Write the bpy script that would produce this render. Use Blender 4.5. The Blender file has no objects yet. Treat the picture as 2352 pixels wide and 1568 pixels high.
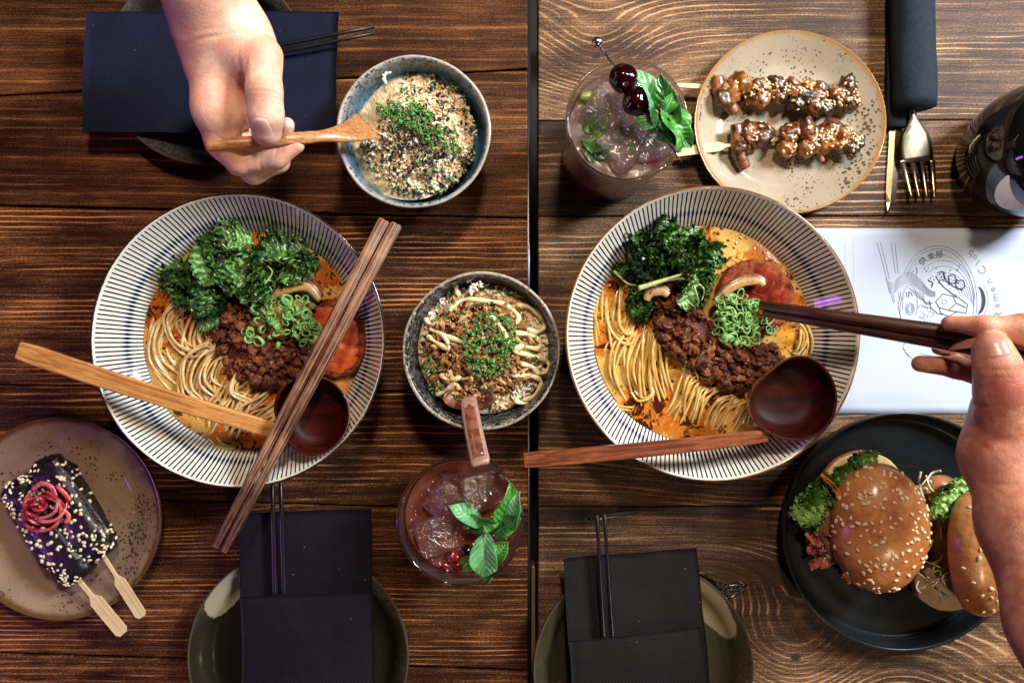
import bpy, math, random
import numpy as np
from mathutils import Vector, Matrix, noise as mn
R = math.radians
sc = bpy.context.scene
COL = sc.collection
rnd = random.Random(7)

# ---------------------------------------------------------------- camera
H = 0.60                                   # camera height over the table tops (metres)
cam_d = bpy.data.cameras.new('camera'); cam = bpy.data.objects.new('camera', cam_d); COL.objects.link(cam)
cam.location = (0, 0, H); cam.rotation_euler = (0, 0, 0)
cam_d.sensor_width = 36; cam_d.lens = 24; cam_d.clip_start = 0.01; cam_d.clip_end = 50
cam_d.dof.use_dof = True; cam_d.dof.focus_distance = 0.545; cam_d.dof.aperture_fstop = 7.0
sc.camera = cam
# ---------------------------------------------------------------- light
w = bpy.data.worlds.new("World"); sc.world = w; w.use_nodes = True
w.node_tree.nodes['Background'].inputs[0].default_value = (0.55, 0.45, 0.42, 1)
w.node_tree.nodes['Background'].inputs[1].default_value = 0.018
def area(name, loc, target, size, sizey, power, col):
    l = bpy.data.lights.new(name, 'AREA'); l.shape = 'RECTANGLE'; l.size = size; l.size_y = sizey
    l.energy = power; l.color = col
    o = bpy.data.objects.new(name, l); COL.objects.link(o); o.location = loc
    o.rotation_euler = (Vector(target) - Vector(loc)).to_track_quat('-Z', 'Y').to_euler()
    return o
area('window_light', (1.00, 0.62, 0.86), (0.05, 0, 0), 0.28, 0.40, 36.0, (0.88, 0.94, 1.0))
area('pendant_light', (0.10, 0.70, 1.10), (-.1, 0, 0), 0.14, 0.14, 11.0, (1.0, 0.80, 0.60))
area('warm_fill', (0.55, -0.75, 0.95), (0, 0, 0), 0.12, 0.12, 2.6, (1.0, 0.78, 0.55))  # soft warm fill added to lift the shadows, no fixture of its own
pn = area('purple_neon', (-1.05, -0.42, 0.40), (-0.1, -0.05, 0), 0.10, 0.5, 1.8, (0.60, 0.16, 1.0)); pn.data.specular_factor = .07
sc.view_settings.view_transform = 'Standard'; sc.view_settings.look = 'None'
sc.view_settings.exposure = 0.05; sc.view_settings.gamma = 1
sc.render.engine = 'CYCLES'
cy = sc.cycles
cy.max_bounces = 10; cy.transmission_bounces = 8; cy.glossy_bounces = 4; cy.diffuse_bounces = 3
cy.transparent_max_bounces = 24; cy.caustics_refractive = False; cy.caustics_reflective = False
cy.use_denoising = True; cy.sample_clamp_indirect = 3.0

# ---------------------------------------------------------------- placing: photo point + height above table -> metres
K0 = 0.9 / 2352
def S(z): return K0 * (H - z) / H
def P(x, y, z=0.0): return Vector(((x - 1176) * S(z), -(y - 784) * S(z), z))

# ---------------------------------------------------------------- shader helper
class V:
    def __init__(s, m, sk): s.m = m; s.s = sk
    def _b(s, o, op, r=False): return s.m.math(op, o, s) if r else s.m.math(op, s, o)
    def __add__(s, o): return s._b(o, 'ADD')
    __radd__ = __add__
    def __mul__(s, o): return s._b(o, 'MULTIPLY')
    __rmul__ = __mul__
    def __sub__(s, o): return s._b(o, 'SUBTRACT')
    def __rsub__(s, o): return s._b(o, 'SUBTRACT', True)
    def __truediv__(s, o): return s._b(o, 'DIVIDE')
class Mat:
    def __init__(s, name, base=(.5, .5, .5), rough=.5, **kw):
        s.mat = bpy.data.materials.new(name); s.mat.use_nodes = True
        s.t = s.mat.node_tree; s.b = s.t.nodes['Principled BSDF']
        s.set('Base Color', base); s.set('Roughness', rough)
        for k, v in kw.items(): s.set(k.replace('_', ' '), v)
    def new(s, kind, **kw):
        n = s.t.nodes.new(kind)
        for k, v in kw.items(): setattr(n, k, v)
        return n
    def link(s, v, sock):
        if isinstance(v, V): s.t.links.new(v.s, sock)
        elif isinstance(v, (tuple, list)) and len(v) == 3 and sock.type == 'RGBA': sock.default_value = (*v, 1)
        else: sock.default_value = v
    def set(s, name, v): s.link(v, s.b.inputs[name]); return s
    def math(s, op, a, b=0.0, c=0.0, clamp=False):
        n = s.new('ShaderNodeMath', operation=op, use_clamp=clamp)
        s.link(a, n.inputs[0]); s.link(b, n.inputs[1]); s.link(c, n.inputs[2])
        return V(s, n.outputs[0])
    def f(s, op, a, b=0.0): return s.math(op, a, b)
    def obj(s): return V(s, s.new('ShaderNodeTexCoord').outputs['Object'])
    def sep(s, v):
        n = s.new('ShaderNodeSeparateXYZ'); s.link(v, n.inputs[0]); return [V(s, o) for o in n.outputs]
    def comb(s, x, y, z=0.0):
        n = s.new('ShaderNodeCombineXYZ')
        for a, b in zip((x, y, z), n.inputs): s.link(a, b)
        return V(s, n.outputs[0])
    def map(s, v, loc=(0, 0, 0), rot=(0, 0, 0), scale=(1, 1, 1)):
        n = s.new('ShaderNodeMapping'); s.link(v, n.inputs[0]); n.inputs[1].default_value = loc
        n.inputs[2].default_value = rot; n.inputs[3].default_value = scale; return V(s, n.outputs[0])
    def noise(s, v, scale, detail=3, rough=.55, dist=0.0):
        n = s.new('ShaderNodeTexNoise'); s.link(v, n.inputs['Vector'])
        n.inputs['Scale'].default_value = scale; n.inputs['Detail'].default_value = detail
        n.inputs['Roughness'].default_value = rough; n.inputs['Distortion'].default_value = dist
        return V(s, n.outputs[0])
    def vor(s, v, scale, rnd_=1.0, out=0, feature='F1'):
        n = s.new('ShaderNodeTexVoronoi', feature=feature); s.link(v, n.inputs['Vector']); n.inputs['Scale'].default_value = scale
        n.inputs['Randomness'].default_value = rnd_; return V(s, n.outputs[out])
    def sstep(s, v, a, b):                 # 0 below a, 1 above b
        n = s.new('ShaderNodeMapRange', interpolation_type='SMOOTHSTEP'); s.link(v, n.inputs[0])
        if a < b: n.inputs[1].default_value = a; n.inputs[2].default_value = b
        else: n.inputs[1].default_value = b; n.inputs[2].default_value = a; n.inputs[3].default_value = 1; n.inputs[4].default_value = 0
        return V(s, n.outputs[0])
    def mix(s, f, a, b):
        n = s.new('ShaderNodeMix', data_type='RGBA', clamp_factor=True)
        s.link(f, n.inputs[0]); s.link(a, n.inputs[6]); s.link(b, n.inputs[7]); return V(s, n.outputs[2])
    def ramp(s, f, stops):
        n = s.new('ShaderNodeValToRGB'); s.link(f, n.inputs[0]); e = n.color_ramp.elements
        while len(e) < len(stops): e.new(.5)
        for el, (p, c) in zip(e, stops): el.position = p; el.color = (*c, 1)
        return V(s, n.outputs[0])
    def bump(s, h, strength=.3, dist=.001, into='Normal'):
        n = s.new('ShaderNodeBump'); s.link(h, n.inputs['Height']); n.inputs['Strength'].default_value = strength
        n.inputs['Distance'].default_value = dist; v = V(s, n.outputs[0]); s.set(into, v); return v
    def rand(s): return V(s, s.new('ShaderNodeObjectInfo').outputs['Random'])

# ---------------------------------------------------------------- mesh helpers: every builder returns (verts, faces)
def mesh(name, vf, mat, smooth=True):
    v, f = vf
    me = bpy.data.meshes.new(name)
    me.from_pydata([tuple(map(float, p)) for p in v], [], [tuple(map(int, q)) for q in f])
    if smooth: me.polygons.foreach_set('use_smooth', [True] * len(me.polygons))
    for m in (mat if isinstance(mat, (list, tuple)) else [mat]):
        me.materials.append(m.mat if isinstance(m, Mat) else m)
    me.update(); return me
def wpos(o):
    p = Vector((0, 0, 0))
    while o: p = p + o.location; o = o.parent
    return p
def put(name, me, parent=None, loc=(0, 0, 0), rot=None, scale=None, **props):
    o = bpy.data.objects.new(name, me); COL.objects.link(o); o.location = loc
    if parent: o.parent = parent
    if rot is not None:
        if isinstance(rot, Matrix): o.rotation_mode = 'QUATERNION'; o.rotation_quaternion = rot.to_quaternion()
        else: o.rotation_euler = rot
    if scale is not None: o.scale = scale if hasattr(scale, '__len__') else (scale,) * 3
    for k, v in props.items(): o[k] = v
    return o
def add(name, vf, mat, parent=None, smooth=True, **props):
    """verts in world metres; stored relative to the parent's origin"""
    v = np.array([tuple(p) for p in vf[0]], float)
    off = np.array(wpos(parent)) if parent else np.zeros(3)
    return put(name, mesh(name, (v - off, vf[1]), mat, smooth), parent, **props)
def solo(name, vf, mat, loc, label, cat, group=None, smooth=True, rot=None):
    """a thing that is one mesh: verts local to loc"""
    o = put(name, mesh(name, vf, mat, smooth), None, loc, rot); o['label'] = label; o['category'] = cat
    if group: o['group'] = group
    return o
def thing(name, label, cat, loc, group=None):
    o = bpy.data.objects.new(name, None); COL.objects.link(o); o.location = loc; o.empty_display_size = .01
    o['label'] = label; o['category'] = cat
    if group: o['group'] = group
    return o
def join(*parts):
    vs, fs, n = [], [], 0
    for v, f in parts:
        vs += [tuple(p) for p in v]; fs += [tuple(i + n for i in q) for q in f]; n += len(v)
    return vs, fs
def xf(vf, M): return [M @ Vector(p) for p in vf[0]], vf[1]
def lathe(prof, seg=96, wob=None, close=False):
    vs, fs = [], []; n = len(prof)
    for i in range(seg):
        a = 2 * math.pi * i / seg; c, s_ = math.cos(a), math.sin(a)
        for (r, z) in prof:
            k = 1 + (wob(a, r, z) if wob else 0)
            vs.append((r * c * k, r * s_ * k, z))
    for i in range(seg):
        j = (i + 1) % seg
        for k in range(n - 1): fs.append((i * n + k, j * n + k, j * n + k + 1, i * n + k + 1))
    return vs, fs
def smoothprof(pts, n=6):
    """Catmull-Rom through profile points"""
    out = []
    for i in range(len(pts) - 1):
        p0 = pts[max(i - 1, 0)]; p1 = pts[i]; p2 = pts[i + 1]; p3 = pts[min(i + 2, len(pts) - 1)]
        for k in range(n):
            t = k / n
            out.append(tuple(.5 * ((2 * b) + (-a + c) * t + (2 * a - 5 * b + 4 * c - d) * t * t + (-a + 3 * b - 3 * c + d) * t ** 3) for a, b, c, d in zip(p0, p1, p2, p3)))
    out.append(tuple(pts[-1])); return out
def tube(path, rad, n=8, flat=1.0, up=Vector((0, 0, 1)), cap=True, square=False):
    path = [Vector(p) for p in path]; m = len(path)
    if not hasattr(rad, '__len__'): rad = [rad] * m
    vs, fs = [], []
    for i, p in enumerate(path):
        t = (path[min(i + 1, m - 1)] - path[max(i - 1, 0)]).normalized()
        sd = t.cross(up)
        if sd.length < 1e-4: sd = t.cross(Vector((0, 1, 0)))
        sd.normalize(); u = sd.cross(t)
        for k in range(n):
            a = 2 * math.pi * (k + (.5 if square else 0)) / n
            vs.append(p + sd * math.cos(a) * rad[i] + u * math.sin(a) * rad[i] * flat)
    for i in range(m - 1):
        for k in range(n):
            k2 = (k + 1) % n; fs.append((i * n + k, i * n + k2, (i + 1) * n + k2, (i + 1) * n + k))
    if cap: fs += [tuple(range(n))[::-1], tuple((m - 1) * n + k for k in range(n))]
    return vs, fs
def spline(pts, n=8):
    pts = [tuple(p) for p in pts]; return [Vector(q) for q in smoothprof(pts, n)]
def slab(poly, z0, z1, bev=.001, top_in=None):
    """convex polygon (world xy), extruded, rounded top edge"""
    c = Vector((sum(p[0] for p in poly) / len(poly), sum(p[1] for p in poly) / len(poly)))
    poly = [Vector((p[0], p[1])) for p in poly]; n = len(poly)
    ar = sum(poly[i].x * poly[(i + 1) % n].y - poly[(i + 1) % n].x * poly[i].y for i in range(n))
    if ar < 0: poly.reverse()
    def inset(d):
        out = []
        for i in range(n):
            a, b, c2 = poly[i - 1], poly[i], poly[(i + 1) % n]
            e1 = (b - a).normalized(); e2 = (c2 - b).normalized()
            n1 = Vector((-e1.y, e1.x)); n2 = Vector((-e2.y, e2.x)); bis = (n1 + n2)
            out.append(b + bis * (d / max(.3, 1 + n1.dot(n2))))
        return out
    rings = [(z0, bev * .5), (z0 + bev * .5, 0)] + [(z1 - bev + bev * math.sin(t), bev - bev * math.cos(t)) for t in (0, .4, .8, 1.2, math.pi / 2)]
    vs, fs = [], []
    for z, d in rings:
        for p in inset(d): vs.append((p.x, p.y, z))
    for k in range(len(rings) - 1):
        for i in range(n):
            j = (i + 1) % n; fs.append((k * n + i, k * n + j, (k + 1) * n + j, (k + 1) * n + i))
    fs.append(tuple(range(n))[::-1]); fs.append(tuple((len(rings) - 1) * n + i for i in range(n)))
    return vs, fs
def ico(sub=2):
    import bmesh
    bm = bmesh.new(); bmesh.ops.create_icosphere(bm, subdivisions=sub, radius=1)
    v = [p.co.copy() for p in bm.verts]; f = [tuple(q.index for q in x.verts) for x in bm.faces]; bm.free(); return v, f
ICO = {k: ico(k) for k in (1, 2, 3, 4)}
def blob(r=(1, 1, 1), sub=2, amp=.25, freq=1.5, seed=0, oct_=2):
    v, f = ICO[sub]; off = Vector((seed * 3.1, seed * 1.7, seed * 5.3)); out = []
    for p in v:
        d = 0; a = amp; q = freq
        for _ in range(oct_): d += a * mn.noise(p * q + off); a *= .5; q *= 2.1
        k = 1 + d; out.append((p.x * r[0] * k, p.y * r[1] * k, p.z * r[2] * k))
    return out, f
def leaf(L, W, nu=24, nv=10, serr=.0, nser=14, fold=.25, curl=.2, quilt=0.0, tipw=1.0, wave=0.0, seed=0):
    """leaf blade from origin along +x, up +z; returns verts/faces of a sheet"""
    vs, fs = [], []
    for i in range(nu + 1):
        u = i / nu
        wd = W * (math.sin(math.pi * min(1, u ** .8 * .97 + .03)) ** .75) * (1 - .25 * u * tipw)
        if i == nu: wd = W * .02
        for j in range(-nv, nv + 1):
            v = j / nv; av = abs(v)
            s_ = 1 + serr * (((u * nser + .3) % 1) - .5) * (av ** 4)
            y = v * wd * s_; x = u * L + av * av * wd * .25 - serr * 0
            z = fold * abs(y) - curl * L * (u - .5) ** 2 * 4 * .25 + wave * math.sin(u * 9 + seed + v) * av * W
            vein = abs(math.sin((u * nser * .55 - av * 1.6) * math.pi))
            z += quilt * W * (vein ** .6 - .5) * (1 if av > .06 else 0) * (1 - (av ** 6))
            vs.append((x, y, z))
    m = 2 * nv + 1
    for i in range(nu):
        for j in range(m - 1): fs.append((i * m + j, (i + 1) * m + j, (i + 1) * m + j + 1, i * m + j + 1))
    return vs, fs
def kaleleaf(L, W, seed, ruf=1.0, nu=84, nv=14, bend=.5, f1=7.0, f2=19.0):
    r = random.Random(seed); p1, p2, p3 = (r.random() * 6 for _ in range(3)); vs, fs = [], []
    f1 *= r.uniform(.8, 1.2); f2 *= r.uniform(.85, 1.2)
    for i in range(nu + 1):
        u = i / nu
        wd = W * (.25 + .75 * math.sin(math.pi * min(1, u * .9 + .08)) ** .6)
        for j in range(-nv, nv + 1):
            v = j / nv; av = abs(v); sg = 1 if v > 0 else -1
            a = av ** 1.6 * W * ruf
            jit = mn.noise(Vector((u * 7 + seed, v * 3, p1))) * 2.2 + mn.noise(Vector((u * 23 + seed, v * 5, p2))) * .8
            A1 = a * .34; A2 = av ** 2.6 * W * ruf * .20; A3 = av ** 3.5 * W * ruf * .09
            x = u * L + A2 * math.cos(f2 * u * 6.28 + p2 + sg + jit * 3) * .8 + A3 * math.cos(47 * u * 6.28 + jit * 4)
            y = v * wd * (1 - .35 * av) + sg * A2 * math.sin(f2 * u * 6.28 * 1.1 + p3 + jit * 3) * .5
            z = A1 * math.sin(f1 * u * 6.28 + p1 + sg * 1.3 + jit) + A2 * math.sin(f2 * u * 6.28 + p2 + sg * 2 + jit * 3) + A3 * math.sin(47 * u * 6.28 + p3 + jit * 4)
            z += wd * .25 * av - bend * L * (u - .4) ** 2
            q = Vector((x * 300, y * 300, seed)); k1 = mn.noise(q); k2 = mn.noise(q * 2.7)
            vs.append((x + k2 * W * .05, y + k1 * W * .07, z + k1 * W * .15 + k2 * W * .07))
    m = 2 * nv + 1
    for i in range(nu):
        for j in range(m - 1): fs.append((i * m + j, (i + 1) * m + j, (i + 1) * m + j + 1, i * m + j + 1))
    return vs, fs
def frame(a, b, roll=0.0, up=Vector((0, 0, 1))):
    """matrix placing +x along a->b at a"""
    x = (b - a).normalized(); y = up.cross(x); y.normalize(); z = x.cross(y)
    M = Matrix((x, y, z)).transposed().to_4x4() @ Matrix.Rotation(roll, 4, 'X')
    M.translation = a; return M
def rrot(r): return (r.uniform(0, 6.28), r.uniform(0, 6.28), r.uniform(0, 6.28))
def inpoly(x, y, poly):
    c = False; n = len(poly)
    for i in range(n):
        x1, y1 = poly[i]; x2, y2 = poly[i - 1]
        if (y1 > y) != (y2 > y) and x < (x2 - x1) * (y - y1) / (y2 - y1) + x1: c = not c
    return c
def scatter(poly, n, r, dmin=0):
    xs = [p[0] for p in poly]; ys = [p[1] for p in poly]; out = []; tries = 0
    while len(out) < n and tries < n * 60:
        tries += 1; x = r.uniform(min(xs), max(xs)); y = r.uniform(min(ys), max(ys))
        if inpoly(x, y, poly) and (dmin == 0 or all((x - a) ** 2 + (y - b) ** 2 > dmin * dmin for a, b in out)): out.append((x, y))
    return out
def ell(cx, cy, rx, ry, n=24, rot=0):
    return [(cx + rx * math.cos(a) * math.cos(rot) - ry * math.sin(a) * math.sin(rot), cy + rx * math.cos(a) * math.sin(rot) + ry * math.sin(a) * math.cos(rot)) for a in [2 * math.pi * i / n for i in range(n)]]

# ---------------------------------------------------------------- implicit surfaces (hands)
class SDF:
    def __init__(s): s.g = []; s.cr = []
    def cap(s, a, b, ra, rb, k=.004, group=0): s.g.append((np.array(a), np.array(b), ra, rb, k, group))
    def crease(s, c, n, depth=.0006, w=.0008, R_=.008): s.cr.append((np.array(c), np.array(Vector(n).normalized()), depth, w, R_))
    def ev(s, p):
        gs = {}
        for a, b, ra, rb, k, g in s.g:
            ba = b - a; h = np.clip(((p - a) @ ba) / (ba @ ba), 0, 1)
            d = np.sqrt((((p - a) - h[..., None] * ba) ** 2).sum(-1)) - (ra + (rb - ra) * h)
            if g in gs:
                e = gs[g]; t = np.clip(.5 + .5 * (e - d) / k, 0, 1); gs[g] = e * (1 - t) + d * t - k * t * (1 - t)
            else: gs[g] = d
        out = None
        for g in sorted(gs):
            if out is None: out = gs[g]; continue
            k = .0012; t = np.clip(.5 + .5 * (out - gs[g]) / k, 0, 1); out = out * (1 - t) + gs[g] * t - k * t * (1 - t)
        for c, n, dp, w_, R_ in s.cr:
            q = p - c; out = out + dp * np.exp(-((q @ n) / w_) ** 2) * np.exp(-(q * q).sum(-1) / R_ ** 2)
        return out
    def mesh(s, h=.0012, clip=None):
        lo = np.min([np.minimum(a - ra, b - rb) for a, b, ra, rb, k, g in s.g], 0) - 2.5 * h
        hi = np.max([np.maximum(a + ra, b + rb) for a, b, ra, rb, k, g in s.g], 0) + 2.5 * h
        if clip is not None: lo = np.maximum(lo, clip[0]); hi = np.minimum(hi, clip[1])
        n = np.ceil((hi - lo) / h).astype(int) + 1
        d = np.empty(n)
        ys = lo[1] + h * np.arange(n[1]); zs = lo[2] + h * np.arange(n[2])
        Y, Z = np.meshgrid(ys, zs, indexing='ij')
        for i in range(n[0]): d[i] = s.ev(np.stack([np.full_like(Y, lo[0] + h * i), Y, Z], -1))
        ins = d < 0
        acc = np.zeros([m - 1 for m in n] + [3]); cnt = np.zeros([m - 1 for m in n])
        rng = [(0, 0), (0, 1), (1, 0), (1, 1)]
        for ax in range(3):
            o = [x for x in range(3) if x != ax]
            for (b, c) in rng:
                sl0 = [None] * 3; sl1 = [None] * 3
                sl0[ax] = slice(0, n[ax] - 1); sl1[ax] = slice(1, n[ax])
                for q, off in zip(o, (b, c)): sl0[q] = slice(off, n[q] - 1 + off); sl1[q] = sl0[q]
                A = d[tuple(sl0)]; B = d[tuple(sl1)]; m_ = (A < 0) != (B < 0)
                t = np.where(m_, A / np.where(m_, A - B, 1), 0)
                acc[..., ax] += t * m_; acc[..., o[0]] += b * m_; acc[..., o[1]] += c * m_; cnt += m_
        act = cnt > 0; idx = -np.ones(act.shape, int); idx[act] = np.arange(act.sum())
        cells = np.argwhere(act)
        vs = lo + h * (cells + acc[act] / cnt[act][:, None])
        fs = []
        for ax in range(3):
            o = [(ax + 1) % 3, (ax + 2) % 3]
            sl0 = [slice(1, -1)] * 3; sl1 = [slice(1, -1)] * 3
            sl0[ax] = slice(0, n[ax] - 1); sl1[ax] = slice(1, n[ax])
            A = ins[tuple(sl0)]; B = ins[tuple(sl1)]
            for flip in (0, 1):
                e = np.argwhere((A & ~B) if not flip else (~A & B))
                e[:, o[0]] += 1; e[:, o[1]] += 1
                q = []
                for (b, c) in ((0, 0), (1, 0), (1, 1), (0, 1)):
                    g = e.copy(); g[:, o[0]] -= b; g[:, o[1]] -= c
                    ok = g
                    q.append(idx[np.clip(g[:, 0], 0, idx.shape[0] - 1), np.clip(g[:, 1], 0, idx.shape[1] - 1), np.clip(g[:, 2], 0, idx.shape[2] - 1)])
                q = np.stack(q, 1); q = q[(q >= 0).all(1)]
                fs.append(q if not flip else q[:, ::-1])
        return vs, np.concatenate(fs)
    def nail(s, c, dr, nrm, L, W, lift=.0003, n=12):
        dr = np.array(Vector(dr).normalized()); nrm = np.array(Vector(nrm).normalized()); nrm = nrm - dr * (nrm @ dr); nrm /= np.linalg.norm(nrm)
        sd = np.cross(nrm, dr); U = np.linspace(-1, 1, n); pts = []; rim = []
        for u in U:
            for v in U:
                # squircle mapping
                x = u * math.sqrt(1 - v * v / 2.6); y = v * math.sqrt(1 - u * u / 2.6)
                pts.append(np.array(c) + dr * x * L / 2 + sd * y * W / 2 + nrm * .008); rim.append(max(abs(u), abs(v)))
        pts = np.array(pts); rim = np.array(rim)
        for _ in range(40):
            d = s.ev(pts); pts = pts - nrm * np.clip(d, -.002, .002)[:, None] * .8
        pts = pts + nrm * (lift + .0002 * (1 - rim ** 4) - .0012 * (rim > .99))[:, None]
        fs = [(i * n + j, (i + 1) * n + j, (i + 1) * n + j + 1, i * n + j + 1) for i in range(n - 1) for j in range(n - 1)]
        return pts, fs
# ================================================================ MATERIALS
def wood(name, period, knots, dark, light, seed, wave=.02, lightw=.5, spec=.12):
    m = Mat(name, rough=.5)
    x, y, z = m.sep(m.obj())
    c = m.comb(x, y, z + seed)
    lowf = m.noise(m.map(c, scale=(1.9, 13, 1)), 1.0, 3, .5)
    mid = m.noise(m.map(c, scale=(9, 50, 1)), 1.0, 2, .5)
    f = y + (lowf - .5) * wave + (mid - .5) * .0055
    for (kx, ky, sx, sy, A) in knots:
        dx = (x - kx) / sx; dy = (y - ky) / sy
        q = m.f('EXPONENT', (dx * dx + dy * dy) * -1.0)
        f = f + q * A
    vary = m.noise(m.map(c, scale=(.5, 14, 1)), 1.0, 1) * .6 + .7
    ph = f / period * 6.2832
    wv = m.f('SINE', ph) * .5 + .5
    line = m.f('POWER', wv, m.noise(m.map(c, scale=(3, 60, 1)), 1.0, 1) * 9.0 + 1.2)
    line2 = m.f('POWER', m.f('SINE', ph * .5 + 1.1) * .5 + .5, 2.0)
    fib = m.noise(m.map(c, scale=(18, 900, 1)), 1.0, 3, .65)
    fib2 = m.noise(m.map(c, scale=(60, 2600, 1)), 1.0, 2, .6)
    blot = m.noise(m.map(c, scale=(9, 22, 1)), 1.0, 5, .6)
    speck = m.noise(m.map(c, scale=(500, 900, 1)), 1.0, 3, .7)
    amt = line * m.sstep(m.noise(m.map(c, scale=(5, 34, 3)), 1.0, 4, .65), .38, .66) * lightw + (fib - .5) * .85 + (fib2 - .5) * .4 + (blot - .45) * 1.15 + (speck - .5) * 1.05 + (m.noise(m.map(c, scale=(2.2, 5, 1)), 1.0, 2) - .5) * .7 + .30 - line2 * .10
    col = m.ramp(amt, [(0.06, tuple(q * .16 for q in dark)), (.34, tuple(q * .75 for q in dark)), (.64, tuple((a * .66 + b * .34) for a, b in zip(dark, light))), (1.0, tuple(min(1, q * 1.15) for q in light))])
    for (kx, ky, sx, sy, A) in knots:
        if abs(A) > .02:
            dx = (x - kx) / (sx * .08); dy = (y - ky) / (sy * .05)
            col = m.mix(m.sstep(dx * dx + dy * dy + (speck - .5) * 1.2, 1.2, .3), col, tuple(q * .3 for q in dark))
    m.set('Base Color', col)
    m.set('Roughness', .42 + fib * .30 + speck * .1)
    m.bump(line * .5 + fib * .7 + speck * .35, .55, .0006)
    m.set('Specular IOR Level', spec)
    return m
def plain(name, col, rough=.5, var=.15, scale=80, bump=.2, bdist=.0004, **kw):
    m = Mat(name, col, rough, **kw); n = m.noise(m.obj(), scale, 4, .6)
    m.set('Base Color', m.ramp(n, [(.25, tuple(c * (1 - var * 2) for c in col)), (.5, col), (.78, tuple(min(1, c * (1 + var * 2)) for c in col))]))
    if bump: m.bump(n, bump, bdist)
    return m
def stained(name, light, dark, n=40, rough=.35, axis='x', **kw):
    """fine straight-grained wood for spoons and sticks (grain along local x)"""
    m = Mat(name, light, rough, **kw); c = m.obj()
    sc_ = (n * .25, n * 14, n * 14) if axis == 'x' else (n * 14, n * .25, n * 14)
    g = m.noise(m.map(c, scale=sc_), 1.0, 3, .6, .3); g2 = m.noise(m.map(c, scale=tuple(q * 3 for q in sc_)), 1.0, 2)
    b = m.noise(c, 60, 2)
    m.set('Base Color', m.ramp(g * .75 + g2 * .25 + (b - .5) * .25, [(.40, dark), (.50, tuple((a + q) / 2 for a, q in zip(light, dark))), (.60, light)]))
    m.bump(g, .3, .0003); return m

def stripe_glaze(name, tint, rim):
    m = Mat(name, tint, .12); x, y, z = m.sep(m.obj()); c = m.obj()
    r = m.f('SQRT', x * x + y * y); th = m.math('ARCTAN2', y, x)
    N = 186
    wob = m.noise(m.map(c, scale=(22, 22, 3)), 1.0, 2)
    ph = m.f('FRACT', th * (N / 6.28318) + (wob - .5) * .55 + 400.0) - .5
    dist = m.f('ABSOLUTE', ph) * r * (6.28318 / N)
    wn = m.noise(m.map(c, scale=(300, 300, 50)), 1.0, 2)
    bd = (r - .0985 + (wob - .5) * .004) / .0018
    bead = m.f('EXPONENT', bd * bd * -1.0)
    half = .00057 + bead * .00052 + (wn - .5) * .0003 - m.sstep(r, .094, .084) * .00012
    on = m.sstep(dist - half, .00016, -.00008)
    on = on * m.sstep(r + (wn - .5) * .001, .0788, .0796) * m.sstep(r + (wn - .5) * .0008, .1131, .1125) * m.sstep(z, .028, .030)
    ink = m.mix(bead, (.008, .012, .028), (.006, .022, .075))
    ink = m.mix(m.sstep(r, .1, .11), ink, (.008, .009, .014))
    sp = m.sstep(m.noise(c, 900, 2), .70, .74)
    base = m.mix(sp * .6, m.mix(m.noise(c, 30, 3), tuple(q * .92 for q in tint), tint), (.22, .13, .06))
    col = m.mix(on, base, ink)
    col = m.mix(m.sstep(r + (wn - .5) * .0006, .1137, .1142), col, rim)
    out = m.sstep(m.f('SUBTRACT', z, 0.0), 1, 2)
    m.set('Base Color', col); m.set('Coat Weight', .5); m.set('Coat Roughness', .05)
    m.bump(on * .4 + m.noise(c, 60, 2), .15, .0005)
    return m

def reactive(name, inner, outer, rimc, rr, speck=(.012, .010, .012), zt=.03, dens=.5, blue=None):
    """mottled reactive glaze: colour by radius with dark speckles; rim worn pale"""
    m = Mat(name, inner, .18); x, y, z = m.sep(m.obj()); c = m.obj()
    r = m.f('SQRT', x * x + y * y)
    n1 = m.noise(c, 45, 4, .6); n2 = m.noise(c, 260, 4, .7); n3 = m.noise(c, 700, 2, .6)
    t = r / rr + (n1 - .5) * .12
    col = m.ramp(t, [(.55, inner), (.78, blue or outer), (.9, outer), (.975, rimc), (1.0, rimc)])
    sp = m.sstep(n2 * .65 + n3 * .35 + m.sstep(t, .6, 1.0) * .08, dens, dens + .07)
    col = m.mix(sp, col, speck)
    pale = m.sstep(n2, .40, .55) * m.sstep(r / rr, .955, .975)
    col = m.mix(pale * .8, col, rimc)
    m.set('Base Color', col); m.set('Roughness', .2 + n2 * .2); m.bump(n2, .25, .0006)
    return m

def speckled_plate(name, cols, rimc, rr, spk=(.045, .022, .010), ry=1.0):
    m = Mat(name, cols[0], .16); x, y, z = m.sep(m.obj()); c = m.obj()
    r = m.f('SQRT', x * x + y * y * (1 / ry / ry)) / rr
    n1 = m.noise(c, 12, 3)
    v1 = m.vor(c, 300); v2 = m.vor(c, 140)
    zone = m.noise(c, 24, 3, .6)
    s1 = m.sstep(v1 + m.sstep(zone, .46, .66) * -.26 + (m.noise(c, 800, 2) - .5) * .2, .16, .08)
    s2 = m.sstep(v2 + m.sstep(zone, .50, .68) * -.20 + (m.noise(c, 900, 2) - .5) * .25, .09, .03)
    base = m.mix(m.sstep(n1, .35, .65), cols[0], cols[1])
    col = m.mix(m.f('MAXIMUM', s1, s2) * .85, base, spk)
    rn = m.noise(c, 90, 3)
    col = m.mix(m.sstep(r + (rn - .5) * .04, .915, .965), col, rimc)
    m.set('Base Color', col); m.set('Coat Weight', .4); m.set('Coat Roughness', .06); m.bump(n1, .1, .001)
    return m

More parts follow.
